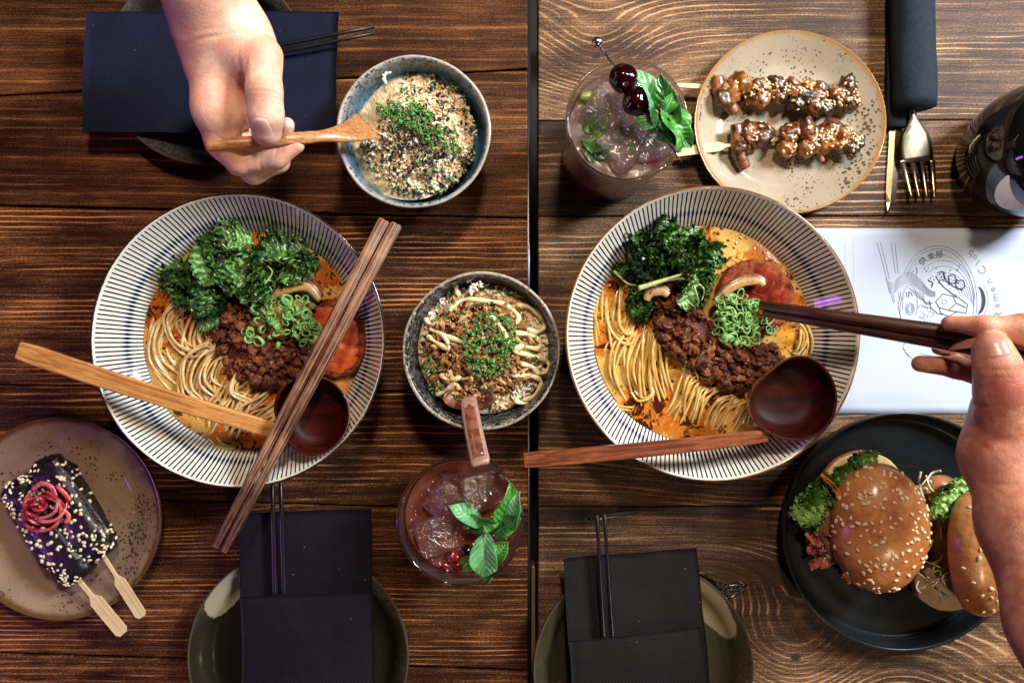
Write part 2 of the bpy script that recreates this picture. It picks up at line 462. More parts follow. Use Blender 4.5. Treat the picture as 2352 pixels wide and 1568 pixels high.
M = {}
M['skin'] = Mat('skin', (.60, .33, .24), .45, Subsurface_Weight=.12, Subsurface_Scale=.004)
def skin(name, a, b, blush=()):
    m = Mat(name, a, .42); c = m.obj(); n = m.noise(c, 38, 3); fine = m.vor(c, 1500); mott = m.noise(c, 180, 4, .7)
    col = m.mix(m.sstep(n * .6 + mott * .4, .38, .62), a, b); x, y, z = m.sep(c)
    for (bx, by, br, st) in blush:
        e = m.f('EXPONENT', ((x - bx) * (x - bx) + (y - by) * (y - by)) * (-1.0 / br / br)); col = m.mix(e * st, col, (a[0] * .92, a[1] * .62, a[2] * .58))
    spt = m.vor(c, 95); col = m.mix(m.sstep(spt, .055, .03) * .5, col, (a[0] * .45, a[1] * .3, a[2] * .25))
    m.set('Base Color', col)
    m.set('Subsurface Weight', .18); m.set('Subsurface Radius', (1, .35, .2)); m.set('Subsurface Scale', .003)
    m.bump(fine * .5 + m.noise(c, 600, 4, .7) * .9 + m.noise(c, 150, 3) * .5, .45, .0007); m.set('Roughness', .42 + mott * .12); return m
cA, cB = P(540, 200, .11), P(2320, 950, .14)
bl = lambda c0, L: [((P(x, y, z) - c0).x, (P(x, y, z) - c0).y, r, s_) for x, y, z, r, s_ in L]
M['skin_pale'] = skin('pale skin', (.76, .40, .28), (.90, .60, .45), bl(cA, [(607, 214, .13, .008, .55), (612, 325, .12, .006, .6), (500, 250, .11, .010, .4), (550, 375, .09, .009, .6), (595, 135, .13, .010, .35), (685, 335, .09, .006, .6), (520, 60, .13, .010, .25), (556, 215, .12, .008, .5)]))
M['skin_dark'] = skin('tanned skin', (.38, .12, .070), (.60, .29, .17), bl(cB, [(2298, 875, .16, .010, .6), (2282, 830, .16, .008, .5), (2120, 835, .11, .006, .6), (2225, 745, .15, .007, .5), (2240, 990, .15, .012, .5), (2262, 1100, .16, .02, .4)]))
M['nail'] = Mat('pale nail', (.86, .52, .42), .16, Coat_Weight=.6)
M['nail_d'] = Mat('tanned nail', (.50, .22, .16), .25, Coat_Weight=.3)

M['bowl'] = stripe_glaze('striped glaze', (.72, .71, .64), (.030, .018, .012))
M['bowl_r'] = stripe_glaze('striped glaze warm', (.68, .64, .56), (.20, .10, .04))
M['black_metal'] = Mat('black metal edge', (.10, .11, .13), .30, Metallic=.9)
M['brass'] = Mat('brass strip', (.36, .25, .09), .35, Metallic=.6)

def broth(name, a, b, red, spots=()):
    m = Mat(name, a, .10); c = m.obj(); n = m.noise(c, 22, 4, .6, .6); n2 = m.noise(c, 90, 4, .65, 1.0)
    v = m.vor(c, 160); v2 = m.vor(c, 420); foam = m.noise(c, 420, 3, .6)
    col = m.mix(m.sstep(n * .6 + n2 * .4, .40, .60), a, b)
    zone = m.noise(c, 16, 2, .5, .4)
    col = m.mix(m.sstep(zone * .6 + n2 * .4, .52, .60), col, red)
    big = m.noise(c, 55, 4, .7, 1.4)
    col = m.mix(m.sstep(big + zone * .35, .76, .82), col, (.085, .012, .002))
    col = m.mix(m.sstep(v + (n2 - .5) * .6 + (zone - .5) * -1.3, .26, .14), col, tuple(q * .25 for q in red))
    col = m.mix(m.sstep(v2, .14, .06) * .6, col, (.16, .035, .004))
    x, y, z = m.sep(c)
    for (sx, sy, sr) in spots:
        e = m.f('EXPONENT', ((x - sx) * (x - sx) + (y - sy) * (y - sy)) * (-1.0 / sr / sr))
        col = m.mix(m.sstep(e + (n2 - .5) * .9, .42, .62) * .85, col, red); col = m.mix(m.sstep(e * .8 + (big - .5) * 2.2, .70, .82), col, (.06, .010, .003))
    fl = m.noise(c, 260, 4, .7); col = m.mix(m.sstep(fl + (n2 - .5) * .5, .60, .68) * .8, col, (.13, .030, .004)); col = m.mix(m.sstep(fl, .40, .33) * .5, col, tuple(min(1, q * 1.35) for q in a))
    m.set('Base Color', col); m.set('Roughness', .10 + foam * .08); m.set('Coat Weight', .6); m.set('Coat Roughness', .03)
    m.bump(n2 * .7 + m.sstep(v, .3, .1) * .5 + foam * .12, .35, .0012); return m
M['broth_l'] = broth('creamy broth', (.56, .34, .11), (.58, .24, .035), (.42, .085, .008), [(-.01, -.085, .035), (.04, -.075, .03), (-.085, .03, .02), (.06, .055, .015)])
M['broth_r'] = broth('golden broth', (.62, .40, .12), (.62, .30, .04), (.46, .11, .008), [(-.045, -.062, .030), (-.01, -.080, .028), (-.082, -.005, .016), (.07, .02, .02), (-.07, .04, .015), (.05, .06, .02)])
def noodle(name, a, b):
    m = Mat(name, a, .22); c = m.obj(); n = m.noise(c, 120, 3); m.set('Base Color', m.mix(m.sstep(n, .35, .68), a, b))
    m.set('Coat Weight', .6); m.set('Coat Roughness', .08); m.set('Subsurface Weight', .15); m.set('Subsurface Scale', .002); m.bump(n, .2, .0003); return m
M['noodle_l'] = noodle('pale noodle', (.76, .58, .30), (.56, .33, .10))
M['noodle_r'] = noodle('golden noodle', (.72, .50, .17), (.58, .33, .07))
def meat(name, a, b, c3, sc_=200, rough=.3):
    m = Mat(name, a, rough); c = m.obj(); n = m.noise(c, sc_, 5, .7); n2 = m.noise(c, sc_ * .3, 3); r = m.rand()
    m.set('Base Color', m.ramp(n * .7 + n2 * .3 + (r - .5) * .16, [(.30, c3), (.48, a), (.66, b)]))
    m.set('Coat Weight', .5); m.set('Coat Roughness', .15); m.bump(n, .8, .0012); m.set('Roughness', rough + n * .25); return m
M['mince'] = meat('fried mince', (.125, .027, .007), (.46, .135, .032), (.010, .003, .002), 420, .34).set('Coat Weight', .22).set('Specular IOR Level', .3)
M['chicken'] = meat('grilled chicken', (.19, .055, .009), (.46, .18, .035), (.010, .004, .002), 150, .16)
M['char'] = meat('charred chicken', (.05, .018, .006), (.20, .07, .015), (.006, .004, .003), 150, .2)
M['black_glaze'] = meat('black sticky glaze', (.008, .004, .004), (.030, .010, .006), (.002, .001, .002), 340, .16).set('Coat Weight', .15)
M['crumb'] = meat('fried onion flake', (.62, .30, .08), (.90, .64, .28), (.24, .07, .015), 300, .45)
M['crumb_d'] = meat('dark sauce crumb', (.30, .10, .022), (.52, .24, .06), (.06, .015, .006), 300, .3)
M['sauce'] = meat('dark sauce', (.05, .014, .006), (.12, .04, .012), (.012, .004, .003), 120, .1)
def green(name, a, b, c3, scale=160, rough=.35, veins=True, back=None):
    m = Mat(name, a, rough); c = m.obj(); n = m.noise(c, scale, 4, .65); n2 = m.noise(c, scale * .25, 2); r = m.rand()
    m.set('Base Color', m.ramp(n * .6 + n2 * .4 + (r - .5) * .12, [(.30, c3), (.50, a), (.70, b)]))
    m.bump(n, .5, .0008); m.set('Coat Weight', .35); m.set('Coat Roughness', .2); return m
M['kale'] = green('kale green', (.024, .085, .010), (.12, .27, .04), (.004, .015, .002))
M['kale_lt'] = green('light kale green', (.14, .32, .08), (.38, .58, .24), (.03, .10, .02))
M['kale_stem'] = green('kale stem', (.34, .42, .13), (.48, .54, .24), (.18, .26, .06))
M['scallion'] = green('scallion green', (.14, .33, .055), (.46, .64, .26), (.04, .14, .02), 260, .25)
M['chive'] = green('chive green', (.08, .27, .04), (.28, .52, .14), (.02, .09, .012), 300, .3)
M['lettuce'] = green('lettuce green', (.15, .32, .04), (.36, .55, .16), (.045, .13, .012), 120, .25)
M['lettuce_d'] = green('dark lettuce', (.05, .15, .015), (.16, .30, .05), (.012, .045, .004), 120, .2)
M['mint'] = green('mint green', (.035, .20, .022), (.12, .38, .07), (.010, .075, .008), 150, .32)
M['mint_lt'] = green('mint underside', (.12, .36, .14), (.26, .52, .26), (.04, .18, .05), 150, .4)
M['mint_wet'] = green('wet mint', (.05, .13, .02), (.14, .24, .04), (.010, .04, .008), 120, .12)
M['rice'] = Mat('boiled rice', (.82, .76, .64), .3, Subsurface_Weight=.2, Subsurface_Scale=.002, Coat_Weight=.3)
M['rice_warm'] = Mat('seasoned rice', (.78, .60, .34), .3, Coat_Weight=.3)
M['rice_base'] = plain('rice mass', (.72, .56, .32), .35, .2, 250, .9, .002)
M['seaweed'] = Mat('black sesame', (.008, .009, .010), .3, Coat_Weight=.4)
M['chili'] = Mat('chili flake', (.55, .13, .012), .35)
M['sesame'] = plain('sesame seed', (.72, .54, .30), .35, .15, 400, 0)
M['sesame_w'] = plain('white sesame seed', (.76, .64, .42), .3, .12, 400, 0)
M['mayo'] = Mat('mayonnaise', (.84, .68, .38), .22, Subsurface_Weight=.2, Subsurface_Scale=.003, Coat_Weight=.3)
M['tomato'] = meat('roasted tomato', (.40, .040, .006), (.55, .10, .012), (.13, .010, .003), 90, .3)
M['tomato_dk'] = meat('dark roasted tomato', (.15, .010, .002), (.30, .045, .006), (.05, .004, .002), 140, .5).set('Coat Weight', 0.0).set('Specular IOR Level', .06)
M['tomato_skin'] = meat('charred tomato skin', (.10, .016, .006), (.30, .075, .03), (.010, .006, .005), 160, .55).set('Coat Weight', 0.0).set('Specular IOR Level', .06)
M['mushroom'] = meat('mushroom flesh', (.46, .25, .09), (.62, .40, .20), (.26, .12, .04), 80, .3)
M['mushroom_cap'] = meat('mushroom cap', (.14, .055, .025), (.30, .15, .08), (.05, .02, .01), 80, .2)
def napkin(name, a):
    m = Mat(name, a, .85); c = m.obj(); x, y, z = m.sep(c)
    g = m.f('SINE', (x * .75 + y * 1.0) * 2900.0 + m.noise(c, 300, 2) * 2.0) * .5 + .5; n = m.noise(c, 900, 3, .7); n2 = m.noise(c, 14, 3)
    m.set('Base Color', m.mix(m.sstep(m.noise(c, 210, 1), .79, .81) * .4, m.mix(g * .28 + n * .45 + n2 * .4 - .1, tuple(q * .5 for q in a), tuple(q * 1.7 for q in a)), (.35, .33, .32)))
    m.bump(g * .6 + n * 1.2 + n2 * 10 + m.noise(c, 60, 3) * 2.5, .6, .0008); m.set('Specular IOR Level', .08); return m
M['napkin_navy'] = napkin('navy napkin', (.011, .013, .030))
M['napkin_black'] = napkin('black napkin', (.011, .009, .014))
M['napkin_grey'] = napkin('charcoal napkin', (.015, .013, .013))
M['lacquer'] = Mat('black lacquer', (.008, .008, .010), .28)
M['plate_cream'] = speckled_plate('cream speckled glaze', ((.42, .355, .255), (.35, .28, .19)), (.36, .19, .06), .0836)
M['plate_brown'] = speckled_plate('brown speckled glaze', ((.32, .215, .14), (.25, .165, .115)), (.12, .055, .02), .0875)
def stoneware(name, dark, pale, rr, seed, patch):
    m = Mat(name, dark, .42, Specular_IOR_Level=.12); c = m.obj(); x, y, z = m.sep(c)
    r = m.f('SQRT', x * x + y * y) / rr
    n = m.noise(m.map(c, loc=(seed, 0, 0)), 20, 4, .6); n2 = m.noise(c, 400, 4, .7); th = m.noise(m.map(c, loc=(seed, 3, 0), scale=(1, 1, 1)), 9, 2)
    ring = m.f('SINE', r * 90.0) * .5 + .5
    col = m.mix(m.sstep(r + (n - .5) * .45 + (th - .5) * 1.1, .86, 1.12), dark, m.mix(m.sstep(n2, .35, .65), tuple(q * .22 for q in pale), tuple(q * .8 for q in pale)))
    px, py, pw, ph, pr = patch
    dx = (x - px) * math.cos(pr) + (y - py) * math.sin(pr); dy = (y - py) * math.cos(pr) - (x - px) * math.sin(pr)
    dx = dx / pw; dy = dy / ph; e = dx * dx + dy * dy + (n2 - .5) * .5 + (n - .5) * 1.2
    col = m.mix(m.sstep(e, 1.05, .92), col, tuple(min(1, q * 2.6) for q in pale))
    col = m.mix(m.sstep(n2, .68, .74) * .5, col, (.3, .27, .16))
    col = m.mix(m.sstep(r, .975, .99), col, (.07, .05, .035))
    m.set('Base Color', col); m.set('Coat Weight', .06); m.set('Coat Roughness', .12); m.bump(ring * .3 + n2 * .3, .25, .0006); return m
def skiny_bread(name, top, low):
    m = Mat(name, top, .3); c = m.obj(); x, y, z = m.sep(c); n = m.noise(c, 28, 4, .6); n2 = m.noise(c, 300, 3, .6)
    w1 = m.noise(m.map(c, scale=(1, 1, 1)), 60, 3, .6, .5)
    m.set('Base Color', m.mix(m.sstep(n + (n2 - .5) * .2, .38, .66), top, low))
    dk = m.noise(c, 16, 2); wr = m.vor(c, 150, 1.0, 0, 'SMOOTH_F1')
    m.set('Base Color', m.mix(m.sstep(dk, .50, .68) * .7, V(m, m.b.inputs['Base Color'].links[0].from_socket), tuple(q * .42 for q in top)))
    m.set('Coat Weight', .6); m.set('Coat Roughness', .2); m.set('Roughness', .40 + n2 * .2); m.bump(w1 * 1.6 + n2 * .25 + wr * .4, .45, .0016); return m
M['bun'] = skiny_bread('glazed bun crust', (.36, .11, .022), (.60, .26, .075))
M['crumbbread'] = plain('bun crumb', (.62, .42, .20), .7, .15, 150, .8, .0012)
M['patty'] = meat('fried patty', (.20, .085, .025), (.36, .17, .06), (.07, .025, .01), 220, .5)
M['bacon'] = meat('pink bacon', (.40, .13, .07), (.62, .30, .20), (.22, .05, .02), 60, .18)
M['carrot'] = Mat('carrot shred', (.62, .20, .02), .3, Coat_Weight=.4)
M['slaw'] = Mat('pale cabbage shred', (.66, .62, .38), .25, Coat_Weight=.5, Subsurface_Weight=.2, Subsurface_Scale=.002)
M['onion'] = meat('pickled onion', (.42, .030, .045), (.70, .20, .18), (.22, .01, .025), 110, .15)
M['plate_black'] = None
def blackplate():
    m = Mat('matt black glaze', (.014, .016, .018), .30, Specular_IOR_Level=.16); c = m.obj(); x, y, z = m.sep(c)
    r = m.f('SQRT', x * x + y * y); n = m.noise(c, 18, 3); n2 = m.noise(c, 300, 3)
    ring = m.f('SINE', r * 330.0 + (n - .5) * 2.0) * .5 + .5
    m.set('Base Color', m.mix(n, (.004, .006, .008), (.012, .012, .011))); m.set('Roughness', .22 + n2 * .16 + n * .1)
    m.bump(ring * .6 + n2 * .15, .25, .0010); m.set('Coat Weight', .10); m.set('Coat Roughness', .06); return m
M['plate_black'] = blackplate()
M['bamboo'] = stained('pale bamboo', (.74, .57, .32), (.60, .42, .20), 40, .5)
M['spoon_light'] = stained('honey bamboo', (.62, .30, .095), (.36, .135, .035), 40, .32)
M['spoon_red'] = stained('reddish wood', (.26, .075, .026), (.095, .022, .010), 40, .30)
M['spoon_bowl'] = stained('shaded spoon wood', (.042, .0040, .0018), (.014, .0018, .001), 14, .5, Specular_IOR_Level=.14)  # dark red-brown wood with the shade inside the cup painted into its colour
M['spoon_bowl_edge'] = stained('lighter spoon edge', (.30, .11, .05), (.13, .035, .015), 20, .25, Coat_Weight=.4)  # lighter tone for the outside and lip of the cup
M['acacia'] = stained('acacia wood', (.52, .25, .10), (.30, .11, .035), 40, .3)
M['stick_brown'] = stained('streaked chopstick wood', (.42, .22, .13), (.035, .012, .008), 40, .45, Specular_IOR_Level=.3)
M['stick_dark'] = stained('dark chopstick wood', (.085, .030, .016), (.022, .008, .005), 40, .3)
M['steel'] = Mat('steel', (.62, .60, .58), .22, Metallic=1.0)
M['steel_warm'] = plain('warm steel', (.42, .37, .24), .28, .15, 200, .1, .0002, Metallic=1.0)
M['paper'] = Mat('menu paper', (.42, .47, .58), .6, Specular_IOR_Level=.5)
M['ink'] = Mat('grey ink', (.16, .17, .20), .5)
M['ink_black'] = Mat('black ink', (.02, .02, .025), .5)
M['ink_faint'] = Mat('faint ink', (.52, .54, .60), .5)
def sheer(name, tint, body, bodyw, rough=.02, bumps=None, rim=.25, spec=1.0, trl=0.0, pw=3.5, base=.03):
    """clear material: transparent + soft body colour, mirror reflection rising toward grazing angles"""
    m = Mat(name, body, .3); t = m.t; out = t.nodes['Material Output']
    tr = m.new('ShaderNodeBsdfTransparent'); tr.inputs[0].default_value = (*tint, 1)
    gl = m.new('ShaderNodeBsdfGlossy'); gl.inputs['Roughness'].default_value = rough; gl.inputs[0].default_value = (1, 1, 1, 1)
    lw = m.new('ShaderNodeLayerWeight'); lw.inputs[0].default_value = .5
    if bumps:
        m.bump(m.noise(m.obj(), bumps[0], 4, .6, 1.0), bumps[1], bumps[2]); bn = m.b.inputs['Normal'].links[0].from_socket
        t.links.new(bn, gl.inputs['Normal']); t.links.new(bn, lw.inputs['Normal'])
    m1 = m.new('ShaderNodeMixShader'); m1.inputs[0].default_value = bodyw; t.links.new(tr.outputs[0], m1.inputs[1]); t.links.new(m.b.outputs[0], m1.inputs[2])
    if trl:
        tl = m.new('ShaderNodeBsdfTranslucent'); tl.inputs[0].default_value = (*body, 1); m0 = m.new('ShaderNodeMixShader'); m0.inputs[0].default_value = trl
        t.links.new(m.b.outputs[0], m0.inputs[1]); t.links.new(tl.outputs[0], m0.inputs[2]); t.links.new(m0.outputs[0], m1.inputs[2])
    m2 = m.new('ShaderNodeMixShader'); f = m.f('POWER', V(m, lw.outputs['Facing']), pw) * (.75 * spec) + base
    t.links.new(f.s, m2.inputs[0]); t.links.new(m1.outputs[0], m2.inputs[1]); t.links.new(gl.outputs[0], m2.inputs[2]); t.links.new(m2.outputs[0], out.inputs[0]); return m
M['glass'] = sheer('clear glass', (.93, .94, .94), (.5, .5, .5), .02, .03, (160, .6, .002), .12, 1.1, 0, 2.6, .06)
M['glass_rim'] = Mat('thick glass rim', (.96, .97, .97), .02, Transmission_Weight=1.0, IOR=1.5)
M['syrup'] = sheer('red syrup', (.75, .22, .14), (.50, .09, .05), .5, .04, (70, .7, .003), .2, 1.0, .5)
M['ice'] = sheer('ice', (.86, .80, .78), (.66, .60, .56), .16, .05, (110, 1.0, .005), .25, 1.8, 0, 1.7, .08)
M['ice_red'] = sheer('ice in red drink', (.84, .62, .52), (.46, .22, .16), .14, .05, (110, 1.0, .005), .25, 1.8, 0, 1.7, .08)
def drink0(name, a, b, tr):
    m = Mat(name, a, .06, IOR=1.33); c = m.obj(); n = m.noise(c, 45, 4, .6, 1.2); n2 = m.noise(c, 350, 3)
    m.set('Base Color', m.mix(m.sstep(n, .38, .62), a, b)); m.set('Subsurface Weight', .3); m.set('Subsurface Scale', .01)
    m.bump(n * .6 + n2 * .3, .5, .002); m.set('Coat Weight', .6); m.set('Coat Roughness', .03); return m
M['drink_pink'] = sheer('cloudy pink drink', (.92, .80, .74), (.80, .60, .50), .36, .04, (70, .7, .003), .2, 1.2, .55)
M['drink_red'] = sheer('brown red drink', (.82, .44, .30), (.60, .20, .11), .42, .04, (70, .7, .003), .2, 1.2, .5)
M['glint_bubble'] = Mat('glint_bubble', (.9, .9, .92), .05, Coat_Weight=1)
M['cherry'] = Mat('dark cherry', (.012, .001, .002), .10, Coat_Weight=.4, Coat_Roughness=.03)
M['berry'] = Mat('red berry', (.16, .008, .006), .1, Coat_Weight=.6)
M['lime'] = plain('lime peel', (.25, .33, .04), .3, .2, 200, .3)
M['black_gloss'] = Mat('black glazed ceramic', (.006, .006, .007), .07, Coat_Weight=.5)
M['label_grey'] = plain('pale grey disc', (.60, .62, .68), .45, .05, 300, .1)
M['floor'] = plain('dark floor', (.020, .014, .010), .7, .2, 6, .1)
def bronze():
    m = Mat('brown glazed spoon', (.17, .055, .028), .18); c = m.obj(); n = m.noise(c, 110, 4, .6); x, y, z = m.sep(c)
    m.set('Base Color', m.mix(m.sstep(n, .4, .6), (.13, .040, .020), (.24, .095, .055))); m.set('Coat Weight', .8); m.set('Coat Roughness', .08)
    m.bump(n, .3, .001); return m
M['spoon_brown'] = bronze()
M['spoon_pale'] = plain('worn pale glaze', (.36, .20, .15), .25, .15, 200, .3)
# ================================================================ TABLES AND FLOOR
fl = solo('floor', ([(-3, -3, 0), (3, -3, 0), (3, 3, 0), (-3, 3, 0)], [(0, 1, 2, 3)]), M['floor'], (0, 0, -.75), 'dark floor under the tables', 'floor', smooth=False)
del fl['category']; fl['kind'] = 'structure'
XL, XR = -930, 3280
def plank(tab, name, pts, mat, gap=1.6, z1=0.0):
    (x0, y0), (x1, y1), (x2, y2), (x3, y3) = pts        # TL TR BR BL (display)
    q = [P(x0, y0 + gap), P(x1, y1 + gap), P(x2, y2 - gap), P(x3, y3 - gap)]
    c = sum(q, Vector()) / 4
    vf = slab([(p.x - c.x, p.y - c.y) for p in q], -.028, z1, .0016)
    return put(name, mesh('plank', vf, mat, False), tab, (c.x - tab.location.x, c.y - tab.location.y, 0 - tab.location.z))
DL, LL = (.064, .020, .0070), (.64, .26, .088)
DR, LR = (.080, .036, .0155), (.56, .31, .150)
tl = thing('wooden_table', 'reddish brown plank table carrying the bowl with the honey-coloured ladle', 'table', (-.42, 0, -.75))
tr = thing('wooden_table', 'grey brown plank table with knots, carrying the menu and burger plate', 'table', (.42, 0, -.75))
ex = 1212
yl = lambda y0, y1, x: y0 + (y1 - y0) * x / 1210.0      # seam heights at x from their ends at x=0 and x=1210
def lp(s0, s1, mat, gap=1.6, z1=0.0):
    return plank(tl, 'plank', [(XL, yl(*s0, XL)), (ex, yl(*s0, ex)), (ex, yl(*s1, ex)), (XL, yl(*s1, XL))], mat, gap, z1)
s = [(-520, -500), (-130, -150), (218, 158), (472, 500), (884, 905), (1136, 1172), (1500, 1540), (2050, 2080)]
lp(s[0], s[1], wood('plank wood a', .0062, [], DL, LL, 1.0), z1=-.0005)
lp(s[1], s[2], wood('plank wood b', .0100, [(.10, .02, .12, .03, .012)], DL, tuple(q * .55 for q in LL), 2.0, .03, .35), z1=0)
lp(s[2], s[3], wood('plank wood c', .0085, [(.30, -.01, .2, .02, .008)], (.072, .023, .0082), tuple(q * .70 for q in LL), 3.0, .02, .45), 2.4, -.0004)
lp(s[3], s[4], wood('plank wood d', .0046, [(-.075, .018, .022, .012, .012)], (.072, .023, .0082), LL, 4.0, .008, .75), 2.4)
lp(s[4], s[5], wood('plank wood e', .0056, [], DL, LL, 5.0, .010, .85), .5, -.0002)
lp(s[5], s[6], wood('plank wood f', .0044, [(.06, .06, .10, .03, .012)], DL, tuple(q * .8 for q in LL), 6.0, .010, .7), 2.6, -.0003)
lp(s[6], s[7], wood('plank wood g', .0062, [], DL, LL, 7.0), 2.0)
ea, eb = P(1213, -520, -.0032), P(1213, 2080, -.0032)
add('edge_strip', tube([ea, eb], .0022, 12), M['black_metal'], tl)
ra = 1236
sr = [-520, -120, 277, 497, 1163, 1700, 2100]
cols = [(.008, []), (.0052, [(-.34, -.02, .05, .06, .034), (.17, .03, .09, .045, -.016)]), (.0058, [(.10, .0, .2, .02, -.01)]),
        (.0052, [(-.20, -.09, .10, .05, .02), (.02, .05, .15, .05, .01)]), (.0056, [(-.235, .035, .050, .028, -.024), (-.165, -.03, .060, .075, .060), (.06, -.06, .10, .06, .05), (-.36, -.07, .05, .06, .04)]), (.007, [])]
gaps = [1, 1, .5, 1.2, .5, 1]
for i in range(6):
    a_, b_ = sr[i], sr[i + 1]; g0 = .7 if i in (2,) else 1.1
    plank(tr, 'plank', [(ra, a_), (XR, a_ - 3), (XR, b_ - 3), (ra, b_)], wood('grey plank wood ' + 'abcdef'[i], cols[i][0], cols[i][1], DR, LR, 20.0 + i * 3, .026, .55 if i in (1, 4) else .7, .26), g0, -.0002 * (i % 2))
def rail(tab, xa, xb, y, name='crossbar'):
    q = [P(xa, y), P(xb, y), P(xb, y + 120), P(xa, y + 120)]
    add(name, slab([(p.x, p.y) for p in q], -.05, -.030, .002), M['black_metal'], tab)
for y in (-300, 560, 1400): rail(tl, -800, 1195, y); rail(tr, 1250, 3200, y)
q = [P(1220, 1290, -.03), P(1228, 1290, -.03), P(1228, 2000, -.03), P(1220, 2000, -.03)]
add('brass_bar', slab([(p.x, p.y) for p in q], -.040, -.018, .001), M['brass'], tr)
for t_, sx in ((tl, -1), (tr, 1)):
    for lx, ly in ((.12 if sx > 0 else -.12, .55), (.12 if sx > 0 else -.12, -.55), (sx * .72, .55), (sx * .72, -.55)):
        add('leg', slab([(lx - .025, ly - .025), (lx + .025, ly - .025), (lx + .025, ly + .025), (lx - .025, ly + .025)], -.75, -.05, .003), M['black_metal'], t_, False)
# knot hole and crack of the right table: resin-dark patches with a raised lip, the shade of their depth painted in
def hollow(name, poly, mat, depth=.0012):
    pts = [P(x, y, .0) for x, y in poly]; c = sum(pts, Vector()) / len(pts); n = len(pts); vs = []; fs = []
    for k, (q_, z) in enumerate(((1.06, .0001), (1.0, .0007), (.86, .0004), (.5, .0002))):
        for p in pts: d = c + (p - c) * q_; vs.append((d.x, d.y, z))
    for k in range(3):
        for i in range(n): fs.append((k * n + i, k * n + (i + 1) % n, (k + 1) * n + (i + 1) % n, (k + 1) * n + i))
    fs.append(tuple(3 * n + i for i in range(n)))
    add(name, (vs, fs), mat, tr)
M['resin'] = plain('dark resin', (.014, .007, .004), .12, .6, 260, 1.0, .0015, Coat_Weight=.6)
hollow('knot_hole', [(1606, 1314), (1640, 1330), (1665, 1342), (1702, 1334), (1713, 1342), (1706, 1358), (1684, 1370), (1664, 1376), (1640, 1360), (1612, 1342), (1600, 1328)], M['resin'])
hollow('crack', [(1345, 1191), (1375, 1184), (1410, 1176), (1440, 1173), (1463, 1177), (1455, 1183), (1425, 1186), (1390, 1190), (1360, 1194)], M['resin'])

# ================================================================ PLATES AND BOWLS
def vessel(name, prof, seg, mat, cx, cy, zr, label, cat, group=None, wob=None, ry=1.0):
    c = P(cx, cy, zr); o = solo(name, lathe(prof, seg, wob), mat, (c.x, c.y, 0), label, cat, group)
    if ry != 1: o.scale = (1, ry, 1)
    return o, c
def rbowl(cx, cy, mat, label):
    k = .1155
    prof = smoothprof([(0, .003), (.036, .003), (.038, 0), (.042, 0), (.044, .004), (.062, .011), (.086, .027), (.104, .048), (.1135, .0640)], 5)
    prof += [(.1143, .0654), (.1150, .0660), (.1155, .0656)][::1]
    prof = prof[:-3] + [(.1146, .0646), (.1155, .0655), (.1153, .0664), (.1144, .0666), (.1135, .0660)]
    prof += smoothprof([(.1130, .0650), (.103, .051), (.0935, .0400), (.0855, .031), (.066, .0145), (.036, .008), (0, .007)], 6)
    return vessel('ramen_bowl', prof, 192, mat, cx, cy, .066, label, 'bowl', 'striped ramen bowls', lambda a, r, z: .0022 * math.sin(3 * a + cx) + .0012 * math.sin(5 * a))
BL, cBL = rbowl(546, 782, M['bowl'], 'striped ramen bowl under the pair of streaked chopsticks laid across it')
BR, cBR = rbowl(1637, 767, M['bowl_r'], 'striped ramen bowl that the raised dark chopsticks dip into, beside the menu')
def sbowl(cx, cy, R_, mat, label, hz=.055):
    prof = smoothprof([(0, .003), (R_ * .42, .003), (R_ * .44, 0), (R_ * .5, 0), (R_ * .54, .004), (R_ * .80, .018), (R_ * .95, .040), (R_ * .985, hz - .003)], 5)
    prof += [(R_ * 1.0, hz - .001), (R_ * .995, hz), (R_ * .97, hz + .0003), (R_ * .945, hz - .001)]
    prof += smoothprof([(R_ * .93, hz - .004), (R_ * .87, .034), (R_ * .74, .018), (R_ * .45, .008), (0, .0065)], 6)
    return vessel('rice_bowl', prof, 128, mat, cx, cy, hz, label, 'bowl', 'small glazed rice bowls', lambda a, r, z: .006 * math.sin(2 * a + cx) + .003 * math.sin(5 * a) + .0015 * math.sin(11 * a + 2))
SR = 177 * S(.055)
m1 = reactive('blue reactive glaze', (.42, .40, .32), (.035, .12, .20), (.44, .41, .36), SR, dens=.575, blue=(.10, .34, .50))
m2 = reactive('speckled grey glaze', (.32, .31, .24), (.085, .10, .10), (.46, .40, .31), SR * 1.03, dens=.50, blue=(.17, .22, .22))
SB1, cS1 = sbowl(950, 302, SR, m1, 'small bowl with a glossy blue inside, the carved wooden spoon dipping in')
SB2, cS2 = sbowl(1105, 806, SR * 1.03, m2, 'small speckled grey bowl between the two striped bowls')
def plate(name, cx, cy, Rp, mat, label, zr, well=.72, wall=None, ry=1.0, group=None, wob=None):
    if wall:
        prof = [(0, .002), (Rp * .8, .002), (Rp * .93, .0035), (Rp * .985, zr * .6), (Rp * .998, zr - .001), (Rp * .995, zr), (Rp * .985, zr), (Rp * .972, zr - .0015), (Rp * .955, zr * .55), (Rp * .93, .0085), (Rp * .90, .0066), (Rp * .6, .0060), (0, .0058)]
        prof = smoothprof(prof, 4)
    else:
        prof = smoothprof([(0, .001), (Rp * .55, .001), (Rp * .6, 0), (Rp * .64, .001), (Rp * .85, .009), (Rp * .985, zr - .003), (Rp, zr - .0012), (Rp * .995, zr), (Rp * .98, zr - .0003), (Rp * .88, zr * .72), (Rp * well, zr * .36), (Rp * .6, zr * .27), (Rp * .3, zr * .24), (0, zr * .23)], 5)
    return vessel(name, prof, 144, mat, cx, cy, zr, label, 'plate', group, wob or (lambda a, r, z: .003 * math.sin(2 * a + 1) + .002 * math.sin(3 * a)), ry)
